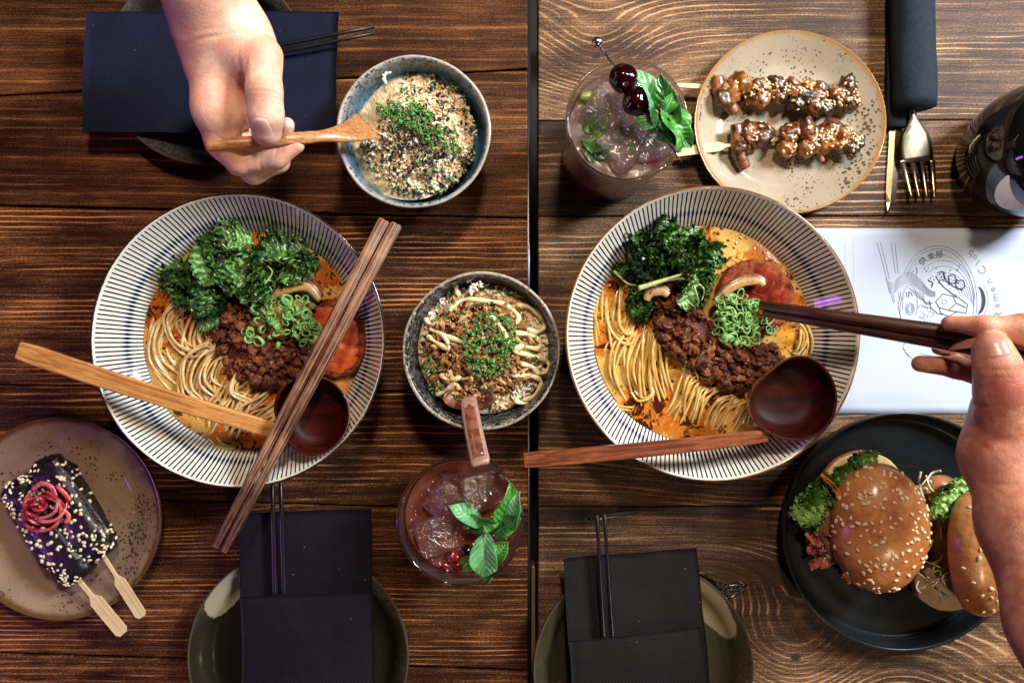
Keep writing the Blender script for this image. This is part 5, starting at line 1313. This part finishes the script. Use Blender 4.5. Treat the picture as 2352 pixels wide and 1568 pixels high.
# ================================================================ BURGERS
def bun(t, cx, cy, rx, ry, zb, hh, seed, rot=0.0, tilt=(0, 0), nseeds=120, name='bun_top', seedfilter=None):
    c = P(cx, cy, zb); s_ = S(zb + hh * .6); v, f = ICO[4]; out = []
    Mx = Matrix.Translation(c) @ Matrix.Rotation(tilt[0], 4, 'X') @ Matrix.Rotation(tilt[1], 4, 'Y') @ Matrix.Rotation(rot, 4, 'Z')
    def sh(p):
        k = 1 + .030 * mn.noise(p * 1.6 + Vector((seed, 0, 0))) + .016 * mn.noise(p * 4.5 + Vector((seed, 2, 0)))
        z = math.copysign(abs(p.z) ** .85, p.z); z = z * hh if z > 0 else z * hh * .30
        return Vector((p.x * rx * s_ * k, p.y * ry * s_ * k, z * k))
    add(name, ([Mx @ sh(p) for p in v], f), M['bun'], t)
    r = random.Random(seed); R3 = Mx.to_3x3(); done = []
    def fn(r):
        for _ in range(200):
            th = r.uniform(0, 6.3); el = math.asin(min(1, r.uniform(.08, 1) ** .8)); p = Vector((math.cos(el) * math.cos(th), math.cos(el) * math.sin(th), math.sin(el)))
            if mn.noise(p * 3.1 + Vector((seed, 4, 0))) + r.random() * .9 > .22 and all((p - q).length > .07 for q in done) and (not seedfilter or seedfilter(p, r)): break
        done.append(p); a, b, c_ = sh(p), sh((p + p.orthogonal() * .02).normalized()), sh((p + p.cross(p.orthogonal()) * .02).normalized())
        nn = (b - a).cross(c_ - a).normalized()
        if nn.dot(p) < 0: nn = -nn
        return Mx @ a + (R3 @ nn) * .0002, R3 @ nn
    sesame(t, fn, nseeds, seed + 1, M['sesame'], (.0042, .0026))
def lettuceleaf(t, x0, y0, x1, y1, W, z, roll, mat, seed, name='lettuce_leaf', z2=None):
    a, b = P(x0, y0, z), P(x1, y1, z2 or z + .002); L = (b - a).length; r = random.Random(seed)
    vf = kaleleaf(L, W * 1.25, seed, .5, 60, 12, .4, 2.4, 5.0); o = add(name, xf(vf, frame(a, b, roll)), M[mat], t)
    md = o.modifiers.new('thickness', 'SOLIDIFY'); md.thickness = .0004
bg = thing('burger', 'burger with a round seeded bun, lettuce and carrot spilling out', 'burger', near(P(2005, 1200, .0065)))
def lowbun(t, cx, cy, rx, ry, zb, hh, seed):
    c = P(cx, cy, zb); s_ = S(zb + hh); v, f = ICO[4]; lo = []; 
    for p in v:
        k = 1 + .04 * mn.noise(p * 2 + Vector((seed, 0, 0))); z = math.copysign(abs(p.z) ** .5, p.z)
        lo.append(c + Vector((p.x * rx * s_ * k, p.y * ry * s_ * k, hh * .5 + z * hh * .5)))
    add('bun_base', (lo, f), M['bun'], t)
    lo2 = []
    for p in v:
        k = 1 + .04 * mn.noise(p * 2 + Vector((seed, 0, 0)))
        lo2.append(c + Vector((p.x * rx * s_ * 1.0 * k, p.y * ry * s_ * 1.0 * k, hh * .93 + p.z * .0022)))
    add('bun_cut_face', (lo2, f), M['crumbbread'], t)
lowbun(bg, 1965, 1140, 105, 112, .008, .014, 3)
def patty(t, cx, cy, rx, ry, z, hh, seed, mat='patty'):
    c = P(cx, cy, z); s_ = S(z); v, f = ICO[4]
    add('patty', ([c + Vector((p.x * rx * s_, p.y * ry * s_, math.copysign(abs(p.z) ** .6, p.z) * hh)) * (1 + .10 * mn.noise(p * 3 + Vector((seed, 0, 0))) + .04 * mn.noise(p * 9)) for p in v], f), M[mat], t)
patty(bg, 1990, 1190, 108, 120, .028, .007, 2)
for a_ in ((1900, 1110, 1990, 1050, .012, .034, .3, 'lettuce_d', 5), (1880, 1150, 1830, 1195, .016, .029, .4, 'lettuce', 6), (1905, 1090, 1850, 1170, .014, .031, -.4, 'lettuce_d', 7), (1870, 1110, 1905, 1190, .012, .030, .6, 'lettuce_d', 8), (1960, 1055, 2020, 1050, .010, .037, .2, 'lettuce_d', 9), (1870, 1180, 1845, 1215, .012, .024, .2, 'lettuce', 12)):
    lettuceleaf(bg, *a_)
for k, pts in enumerate(([(1885, 1090), (1905, 1105), (1920, 1125), (1925, 1145)], [(1893, 1098), (1918, 1120), (1935, 1140)], [(1850, 1225), (1862, 1238), (1870, 1250)])):
    q = spline([P(x, y, .040) for x, y in pts], 5); add('carrot_shred', tube(q, .0017, 6, .6), M['carrot'], bg)
for (x0, y0, x1, y1, W, z, rl, sd) in ((1915, 1200, 1862, 1275, .010, .026, .5, 1), (1925, 1230, 1855, 1240, .009, .030, -.4, 2), (1935, 1270, 1862, 1300, .008, .022, .3, 3), (1940, 1290, 1955, 1345, .006, .022, .6, 4), (1960, 1320, 1990, 1350, .005, .020, .5, 5)):
    a, b = P(x0, y0, z), P(x1, y1, z - .003); vf = kaleleaf((b - a).length, W, sd * 3, .9, 40, 8, .5, 2.2, 5.0); o = add('bacon_rasher' if sd < 4 else 'carrot_shred', xf(vf, frame(a, b, rl)), M['bacon'] if sd < 4 else M['carrot'], bg)
    md = o.modifiers.new('thickness', 'SOLIDIFY'); md.thickness = .0012
bun(bg, 2014, 1209, 110, 152, .036, .030, 4, 0, (0, -.06), 150)
b2 = thing('burger', 'second burger half hidden by the arm, its bun top tipped on its side', 'burger', near(P(2190, 1250, .0065)))
lowbun(b2, 2165, 1180, 80, 78, .008, .015, 6)
lowbun(b2, 2160, 1330, 78, 62, .008, .012, 8)
patty(b2, 2200, 1240, 62, 115, .028, .009, 7)
for a_ in ((2140, 1185, 2225, 1105, .017, .042, .3, 'lettuce', 15), (2150, 1165, 2235, 1135, .016, .040, -.3, 'lettuce', 17), (2140, 1170, 2205, 1110, .009, .036, .5, 'lettuce', 19)):
    lettuceleaf(b2, *a_)
r2 = random.Random(9)
for k in range(34):
    zone = ((2150, 1130, 40, 60), (2145, 1240, 18, 70), (2150, 1335, 45, 22))[k % 3]
    x, y = zone[0] + r2.uniform(-1, 1) * zone[2], zone[1] + r2.uniform(-1, 1) * zone[3]; a = r2.uniform(0, 6.3); l = r2.uniform(14, 34); cv = r2.uniform(-12, 12)
    pts = [(x - l * math.cos(a), y - l * math.sin(a)), (x + cv * math.sin(a), y - cv * math.cos(a)), (x + l * math.cos(a), y + l * math.sin(a))]
    q = spline([P(px, py, .034 + r2.uniform(-.004, .006)) for px, py in pts], 5); add('cabbage_shred', tube(q, r2.uniform(.0006, .0012), 6, .6), M['slaw'], b2)
bun(b2, 2236, 1270, 84, 150, .040, .025, 14, .16, (0, .40), 75, seedfilter=lambda p, r: p.x > .15 or r.random() < .45)
bun(b2, 2155, 1120, 45, 30, .026, .012, 16, .1, (0, 0), 14, 'bun_heel')

# ================================================================ CUTLERY ROLL
nr = thing('napkin', 'black napkin rolled round a knife and fork at the far edge', 'napkin', near(P(2088, 100, .002)))
def roll(name, a, b, w_, h_, seed, zc):
    A, B = P(*a, zc), P(*b, zc); F = frame(A, B); L = (B - A).length; vs, fs = [], []; n, m = 26, 30
    for i in range(m + 1):
        u = i / m
        for k in range(n):
            an = 2 * math.pi * k / n; rr_ = 1 + .05 * mn.noise(Vector((u * 5, math.cos(an) * 1.5, math.sin(an) * 1.5 + seed)))
            e = 1 if 0 < i < m else .97
            vs.append(F @ Vector((L * u, math.copysign(abs(math.cos(an)), math.cos(an)) * w_ * rr_ * e, math.copysign(abs(math.sin(an)), math.sin(an)) * h_ * rr_ * e)))
    for i in range(m):
        for k in range(n): fs.append((i * n + k, i * n + (k + 1) % n, (i + 1) * n + (k + 1) % n, (i + 1) * n + k))
    fs += [tuple(range(n))[::-1], tuple(m * n + k for k in range(n))]
    add(name, (vs, fs), M['napkin_slate'], nr)
M['napkin_slate'] = plain('slate napkin', (.014, .022, .030), .8, .15, 300, .3, .0005, Specular_IOR_Level=.15)
roll('rolled_cloth', (2090, -260), (2100, 248), .0178, .0150, 3, .0155)
roll('under_fold', (2068, -200), (2062, 292), .0105, .0045, 5, .0050)
c = P(2108, 350, .006); fk = thing('fork', 'steel fork poking out of the rolled black napkin, tines toward the menu', 'fork', near(c))
hp = [P(2095, 150, .0125), P(2096, 250, .0125), P(2098, 268, .0115), P(2104, 290, .0100)]
def ribbon(path, ws, th, name, par, mat):
    n = len(path); vs, fs = [], []
    for i, p in enumerate(path):
        t_ = (path[min(i + 1, n - 1)] - path[max(i - 1, 0)]).normalized(); sd = t_.cross(Vector((0, 0, 1))).normalized(); u = sd.cross(t_)
        for y, z in ((-1, 0), (-.7, 1), (.7, 1), (1, 0), (.7, -1), (-.7, -1)): vs.append(p + sd * y * ws[i] + u * z * th * (1 if abs(y) < 1 else 0))
    for i in range(n - 1):
        for k in range(6): fs.append((i * 6 + k, i * 6 + (k + 1) % 6, (i + 1) * 6 + (k + 1) % 6, (i + 1) * 6 + k))
    fs += [tuple(range(6))[::-1], tuple((n - 1) * 6 + k for k in range(6))]
    add(name, (vs, fs), mat, par)
pth = [P(2097, 150, .0125), P(2096, 255, .0120), P(2098, 272, .0110), P(2099, 290, .0095), P(2100, 310, .0080), P(2102, 335, .0068), P(2105, 360, .0062), P(2106, 372, .0060)]
ribbon(pth, [.0032, .0030, .0036, .0075, .0128, .0148, .0148, .0146], .0010, 'handle', fk, M['steel_warm'])
for k in range(4):
    x0 = 2071 + k * 23.5; x1 = 2094 + k * 17.5
    q = spline([P(x0, 368, .0060), P(x0 + (x1 - x0) * .35, 395, .0048), P(x0 + (x1 - x0) * .75, 430, .0062), P(x1, 452, .0085)], 5); n = len(q)
    ribbon(q, [.0027 - .0016 * i / n for i in range(n)], .0009, 'tine', fk, M['steel_warm'])
kn = thing('knife', 'steel table knife partly under the rolled napkin, point toward the menu', 'knife', near(P(2050, 400, .002)))
vs = []; fs = []
prof = [(2056, 200, 12), (2056, 290, 13), (2054, 340, 13), (2050, 400, 13), (2047, 440, 12), (2045, 465, 9), (2039, 485, 4), (2035, 498, .6)]
for (x, y, w_) in prof:
    z = .0016
    vs += [P(x - w_, y, z), P(x, y, z + .0013), P(x + w_, y, z), P(x, y, z - .0008)]
for i in range(len(prof) - 1):
    for k in range(4): fs.append((i * 4 + k, i * 4 + (k + 1) % 4, (i + 1) * 4 + (k + 1) % 4, (i + 1) * 4 + k))
fs += [(3, 2, 1, 0), tuple(len(vs) - 4 + k for k in range(4))]
add('blade', (vs, fs), M['steel_warm'], kn, False)
add('handle', tube([P(2056, -180, .003), P(2056, 0, .003), P(2056, 210, .0022)], [.006, .0065, .005], 10, .35), M['steel_warm'], kn)

# ================================================================ DARK JUG AT THE EDGE
cj = P(2412, 335, .055); jg = thing('black_jug', 'glossy black rounded jug with a pale disc, cut off by the frame edge', 'jug', (cj.x, cj.y, 0))
pr = smoothprof([(0, 0), (.036, 0), (.044, .006), (.052, .028), (.053, .052), (.045, .078), (.030, .092), (.022, .097), (.022, .106), (.025, .110), (.022, .111), (.018, .104), (0, .09)], 5)
add('body', ([Vector(p) + Vector((cj.x, cj.y, 0)) for p in lathe(pr, 80)[0]], lathe(pr, 80)[1]), M['black_gloss'], jg)
q = spline([Vector((cj.x + .040, cj.y + .01, .085)), Vector((cj.x + .075, cj.y + .02, .080)), Vector((cj.x + .080, cj.y + .02, .045)), Vector((cj.x + .050, cj.y + .012, .022))], 6)
add('handle', tube(q, .0055, 12), M['black_gloss'], jg)
dn = Vector((-.22, -.62, .75)).normalized(); dc = P(2344, 436, .062)
Fm = dn.to_track_quat('Z', 'Y').to_matrix().to_4x4(); Fm.translation = dc
add('pale_disc', xf(lathe([(0, -.0012), (.0170, -.0012), (.0175, 0), (.0168, .0008), (0, .0010)], 48), Fm), M['label_grey'], jg)

# ================================================================ MENU
mq = [(1830, 524), (2500, 524), (2500, 950), (1830, 950)]; zp = .0008
cm = P(2150, 740, 0); mn_ = thing('menu_sheet', 'white paper menu with a line drawing of a noodle bowl', 'menu', (cm.x, cm.y, 0))
a_ = [P(*p, zp) for p in mq]
vs = []; fs = []; NX, NY = 40, 26
for i in range(NY + 1):
    for j in range(NX + 1):
        u, v = j / NX, i / NY; p = (a_[0] * (1 - u) + a_[1] * u) * (1 - v) + (a_[3] * (1 - u) + a_[2] * u) * v
        p.z = zp; vs.append(p)
for i in range(NY):
    for j in range(NX): fs.append((i * (NX + 1) + j, (i + 1) * (NX + 1) + j, (i + 1) * (NX + 1) + j + 1, i * (NX + 1) + j + 1))
po_ = add('paper', (vs, fs), M['paper'], mn_); md = po_.modifiers.new('thickness', 'SOLIDIFY'); md.thickness = .0003; md.offset = -1
ZL = zp + .00022
Z5 = lambda x, y: (1837.5 + x * .32813, 496.1 + y * .32813)       # reading of the enlarged print
lines = {'k': ([], []), 'g': ([], [])}
def stroke(pts, w_=.00019, key='g', zoomed=True, smooth=True):
    pts = [Z5(*p) if zoomed else p for p in pts]
    q = [P(x, y, ZL) for x, y in (smoothprof(pts, 5) if smooth and len(pts) > 2 else pts)]; vs, fs = lines[key]; n0 = len(vs)
    for i, p in enumerate(q):
        t_ = (q[min(i + 1, len(q) - 1)] - q[max(i - 1, 0)]).normalized(); sd = Vector((-t_.y, t_.x, 0)); vs += [p + sd * w_, p - sd * w_]
    for i in range(len(q) - 1): fs.append((n0 + 2 * i, n0 + 2 * i + 1, n0 + 2 * i + 3, n0 + 2 * i + 2))
def arc(cx, cy, rx, ry, a0, a1, n=24, **k): stroke([(cx + rx * math.cos(R(a0 + (a1 - a0) * i / n)), cy + ry * math.sin(R(a0 + (a1 - a0) * i / n))) for i in range(n + 1)], **k)
arc(965, 600, 275, 392, -150, 18); arc(965, 600, 255, 370, -148, 15); arc(965, 610, 262, 340, -146, -5)
arc(1000, 610, 215, 300, -130, 5); arc(1010, 620, 195, 270, -125, 0)
for k in range(5): arc(1030, 640, 170 - 14 * k, 240 - 20 * k, -115 + 6 * k, -10 - 5 * k, w_=.0002)
for xa, ya, xb, yb in ((540, 185, 610, 445), (565, 185, 628, 440), (640, 190, 668, 400), (665, 190, 688, 400), (640, 555, 655, 605), (655, 555, 662, 600), (690, 540, 700, 590), (703, 530, 712, 580)):
    stroke([(xa, ya), (xb, yb)], smooth=False)
for k in range(9):
    o_ = k * 11; stroke([(598 + k * 3, 440 + o_), (650, 470 + o_ * .9), (700, 420 + o_ * .85), (770, 395 + o_ * .8), (840, 440 + o_ * .9), (900, 510 + o_ * .55), (950, 530 + o_ * .4)], w_=.00013)
for k in range(5): stroke([(760 + 25 * k, 500 + 10 * k), (820 + 12 * k, 560), (880, 600 + 4 * k), (930, 610)], w_=.0002)
for pts in ([(950, 420), (990, 480), (1060, 540), (1100, 560)], [(1000, 400), (1030, 460), (1090, 500), (1140, 520)], [(960, 400), (1000, 390), (1010, 440), (970, 450)], [(1040, 420), (1080, 410), (1090, 460), (1050, 470), (1040, 420)], [(1090, 460), (1140, 450), (1150, 500), (1100, 505), (1090, 460)], [(900, 450), (930, 470), (920, 500)]):
    stroke(pts, w_=.0005, key='k')
for pts in ([(950, 600), (1000, 545), (1070, 560), (1095, 610), (1040, 660), (975, 640), (950, 600)], [(1070, 560), (1110, 570), (1175, 620), (1160, 680), (1100, 670), (1040, 660)], [(1095, 610), (1160, 640)], [(975, 640), (985, 680), (1045, 700), (1100, 670)], [(905, 590), (915, 640), (960, 680), (1000, 690)]):
    stroke(pts, smooth=False, w_=.00038, key='k')
arc(1010, 600, 16, 16, 0, 360)
for k in range(9): arc(850 + 22 * (k % 4), 640 + 26 * (k // 3) + 7 * k, 22, 16, 160 + 30 * k, 380 + 30 * k, n=10, w_=.00024)
arc(770, 610, 52, 130, -200, 40); stroke([(722, 560), (700, 640), (708, 735)]); stroke([(700, 560), (690, 640), (715, 740)])
for k in range(3): arc(770, 650, 30 - 8 * k, 42 - 10 * k, 0, 360, n=14, w_=.0002)
stroke([(745, 880), (722, 925), (790, 1002)]); stroke([(720, 920), (760, 985)]); stroke([(840, 960), (960, 985), (1010, 965), (1160, 972)], w_=.0002); stroke([(1060, 1120), (1070, 1145)]); stroke([(1095, 1150), (1125, 1115)]); stroke([(1110, 1155), (1120, 1120)])
arc(1255, 590, 62, 112, -62, 60); arc(1215, 590, 75, 115, -55, 55)
vs, fs = lines['k']; n0 = len(vs)
for i in range(15):
    a = R(-65 + 130 * i / 14); vs += [P(*Z5(1228 + 72 * math.cos(a), 590 + 105 * math.sin(a)), ZL), P(*Z5(1222 + 50 * math.cos(a), 590 + 105 * math.sin(a)), ZL)]
for i in range(14): fs.append((n0 + 2 * i, n0 + 2 * i + 1, n0 + 2 * i + 3, n0 + 2 * i + 2))
for k in range(34):
    r_ = random.Random(k); x, y = r_.uniform(870, 1120), r_.uniform(350, 480); stroke([(x, y), (x + r_.uniform(-16, 16), y + r_.uniform(-10, 16))], w_=.0004, key='k', smooth=False)
add('drawing', lines['g'], M['ink'], mn_, False, kind='stuff'); add('drawing_shading', lines['k'], M['ink_black'], mn_, False, kind='stuff')
def text(s_, x, y, rot, size, mat, par, mirror=False, name='printed_letter', z=ZL):
    cu = bpy.data.curves.new(name, 'FONT'); cu.body = s_; cu.size = size; cu.align_x = 'CENTER'; cu.align_y = 'CENTER'; cu.materials.append(mat.mat)
    tmp = bpy.data.objects.new(name, cu); COL.objects.link(tmp); me = bpy.data.meshes.new_from_object(tmp); me.name = name
    bpy.data.objects.remove(tmp); bpy.data.curves.remove(cu)
    o = bpy.data.objects.new(name, me); COL.objects.link(o); o.parent = par; o.location = P(x, y, z) - wpos(par); o.rotation_euler = (0, 0, R(rot))
    if mirror: o.scale = (1, -1, 1)
    return o
for ch, x, y, rt_ in (('b', 1195, 262, 148), ('l', 1246, 326, 140), ('u', 1222, 292, 145), ('C', 1280, 378, 128), ('n', 1325, 458, 115), ('e', 1348, 515, 105), ('m', 1366, 570, 100), ('a', 1376, 628, 95), ('R', 1392, 690, 88)):
    text(ch, *Z5(x, y), rt_, .0088 if ch not in 'CR' else .0100, M['ink'], mn_)
for ch, x, y, rt_ in (('ン', 812, 385, 62), ('倶', 862, 318, 48), ('楽', 920, 285, 20), ('部', 975, 272, 5)):
    text(ch, *Z5(x, y), rt_, .0070, M['ink_black'], mn_)
text('ラ', *Z5(770, 550), 90, .0072, M['ink_black'], mn_)
text('roasted tomato and', 1963, 600, 90, .0046, M['ink_faint'], mn_, True, 'show_through_text')
text('sesame bacon', 1943, 590, 90, .0046, M['ink_faint'], mn_, True, 'show_through_text')
text('topped with', 1958, 880, 90, .0046, M['ink_faint'], mn_, True, 'show_through_text')
text('mustard', 1975, 720, 90, .0046, M['ink_faint'], mn_, True, 'show_through_text')
# ================================================================ HANDS
def hand_mesh(caps, creases=(), h=.0011, clip=None):
    s_ = SDF()
    for (x0, y0, z0, r0, x1, y1, z1, r1, k, g) in caps:
        s_.cap(P(x0, y0, z0), P(x1, y1, z1), r0 * S(z0), r1 * S(z1), k, g)
    for (x, y, z, dx, dy, dz, dep, w_, R_) in creases: s_.crease(P(x, y, z), (dx, -dy, dz), dep, w_, R_)
    return s_, s_.mesh(h, clip)
# ---- pale hand pinching the carved spoon
A = [
 (425, -640, .250, 70, 440, -330, .200, 72, .012, 0),
 (440, -330, .200, 72, 452, -60, .150, 78, .012, 0), (452, -60, .150, 78, 490, 50, .125, 84, .02, 0),      # forearm
 (492, 40, .118, 80, 505, 150, .108, 72, .02, 0), (520, 50, .122, 62, 560, 115, .116, 64, .016, 0),        # wrist, palm root
 (500, 130, .112, 58, 494, 255, .112, 46, .012, 0), (560, 85, .120, 56, 602, 150, .128, 44, .014, 0), (545, 130, .104, 60, 560, 250, .096, 44, .012, 0),
 (602, 130, .128, 47, 607, 212, .131, 37, .006, 1), (607, 212, .131, 38, 611, 262, .126, 36, .006, 1), (611, 262, .126, 36, 612, 301, .117, 34, .006, 1),  # thumb
 (492, 245, .112, 44, 512, 325, .100, 36, .010, 0), (512, 325, .100, 37, 548, 372, .092, 31, .006, 0),   # index: knuckle to middle joint
 (550, 372, .090, 32, 634, 360, .090, 26, .004, 2), (634, 360, .090, 26, 680, 333, .092, 19, .004, 2),    # index: end under the handle
 (520, 290, .084, 44, 583, 393, .076, 29, .006, 3), (583, 393, .076, 28, 640, 372, .076, 23, .004, 3),    # middle finger
 (640, 372, .076, 22, 656, 330, .084, 20, .004, 3), (650, 335, .084, 20, 658, 288, .098, 18, .004, 3),
 (530, 270, .066, 42, 575, 370, .060, 27, .006, 4), (575, 370, .060, 26, 630, 340, .062, 21, .004, 4),    # ring finger, hidden below
 (535, 250, .052, 38, 570, 340, .048, 24, .006, 5), (570, 340, .048, 22, 615, 315, .050, 18, .004, 5),
]
cr_ = [(480, 75, .150, .2, 1, 0, .0008, .0010, .018), (530, 330, .110, .5, -1, 0, .0007, .0010, .010), (598, 375, .096, 1, .1, 0, .0006, .0008, .009), (575, 170, .130, 1, .3, 0, .0008, .0014, .012), (607, 214, .138, 0, 1, 0, .0007, .0009, .010), (606, 224, .138, 0, 1, 0, .0005, .0008, .009), (607, 204, .138, 0, 1, 0, .0004, .0008, .009),
       (556, 200, .128, 1, .12, 0, .0016, .0016, .016), (563, 245, .124, 1, .05, 0, .0014, .0014, .014),
       (634, 350, .098, 1, .2, 0, .0005, .0008, .008), (585, 130, .140, .3, 1, 0, .0004, .001, .010), (500, 60, .150, .15, 1, 0, .0004, .001, .014)]
sdA, (va, fa) = hand_mesh(A, cr_, .00105)
pA = solo('person', ([Vector(v) - cA for v in va], fa), M['skin_pale'], near(cA), 'pale hand pinching the small wooden spoon over the blue-lined bowl', 'person')
def nail(sd, par, x, y, z, dx, dy, nrm, L, W, mat):
    vf = sd.nail(P(x, y, z), (dx, -dy, -.15), nrm, L, W); o = add('fingernail', vf, M[mat], par); return o
nail(sdA, pA, 613, 303, .120, .02, 1, (0.0, -.25, 1), .0150, .0150, 'nail')
nail(sdA, pA, 665, 284, .100, .05, -1, (.55, .1, .8), .0105, .0095, 'nail')
# ---- tanned hand holding the dark chopsticks
ZC = .150
B = [
 (2640, 2150, .260, 92, 2560, 1800, .230, 90, .012, 0),
 (2560, 1800, .230, 90, 2420, 1440, .195, 84, .012, 0), (2420, 1440, .195, 86, 2352, 1210, .165, 86, .014, 0), (2352, 1210, .165, 84, 2322, 1060, .140, 92, .014, 0),
 (2300, 1040, .140, 80, 2325, 950, .138, 84, .014, 0), (2360, 1050, .138, 86, 2390, 930, .140, 84, .014, 0),
 (2310, 980, .146, 66, 2306, 890, .154, 56, .012, 1), (2306, 890, .154, 54, 2291, 842, .157, 44, .008, 1), (2291, 842, .157, 44, 2279, 803, .155, 41, .006, 1),      # thumb
 (2390, 930, .136, 80, 2420, 800, .142, 50, .012, 0), (2420, 800, .142, 40, 2350, 754, .154, 31, .008, 2), (2350, 756, .154, 31, 2262, 751, .148, 26, .006, 2),       # index
 (2262, 751, .148, 25, 2180, 742, .136, 17, .004, 2),
 (2400, 860, .122, 50, 2330, 850, .112, 32, .008, 3), (2330, 850, .112, 30, 2240, 815, .106, 22, .006, 3), (2240, 815, .106, 21, 2156, 800, .104, 15, .004, 3),       # middle, under the sticks
 (2390, 900, .124, 50, 2290, 870, .116, 31, .010, 4), (2290, 870, .116, 30, 2195, 843, .112, 24, .006, 4), (2195, 843, .112, 24, 2114, 835, .112, 19, .004, 4),      # ring
 (2390, 930, .112, 48, 2290, 910, .100, 28, .010, 5), (2290, 910, .100, 26, 2262, 900, .096, 20, .006, 5),
]
crB = [(2296, 850, .172, .05, 1, 0, .0006, .0009, .010), (2245, 1010, .150, 1, .3, 0, .0009, .0013, .016), (2290, 1120, .170, .2, 1, 0, .0007, .0012, .020), (2300, 872, .178, .1, 1, 0, .0007, .001, .013), (2302, 886, .178, .1, 1, 0, .0005, .001, .012), (2240, 990, .150, 1, -.4, 0, .0008, .0012, .012), (2262, 1080, .160, 1, -.25, 0, .0006, .0012, .016),
       (2224, 745, .166, 1, 0, 0, .0008, .001, .007), (2195, 843, .120, 1, 0, 0, .0007, .001, .007), (2252, 930, .150, .3, 1, 0, .0010, .0012, .010), (2265, 960, .160, 1, -.5, 0, .0008, .0012, .014)]
sdB, (vb, fb) = hand_mesh(B, crB, .0012)
pB = solo('person', ([Vector(v) - cB for v in vb], fb), M['skin_dark'], near(cB), 'tanned hand and forearm reaching in with dark chopsticks over the menu', 'person')
nail(sdB, pB, 2277, 797, .160, -.15, -1, (-.05, .1, 1), .0170, .0155, 'nail_d')
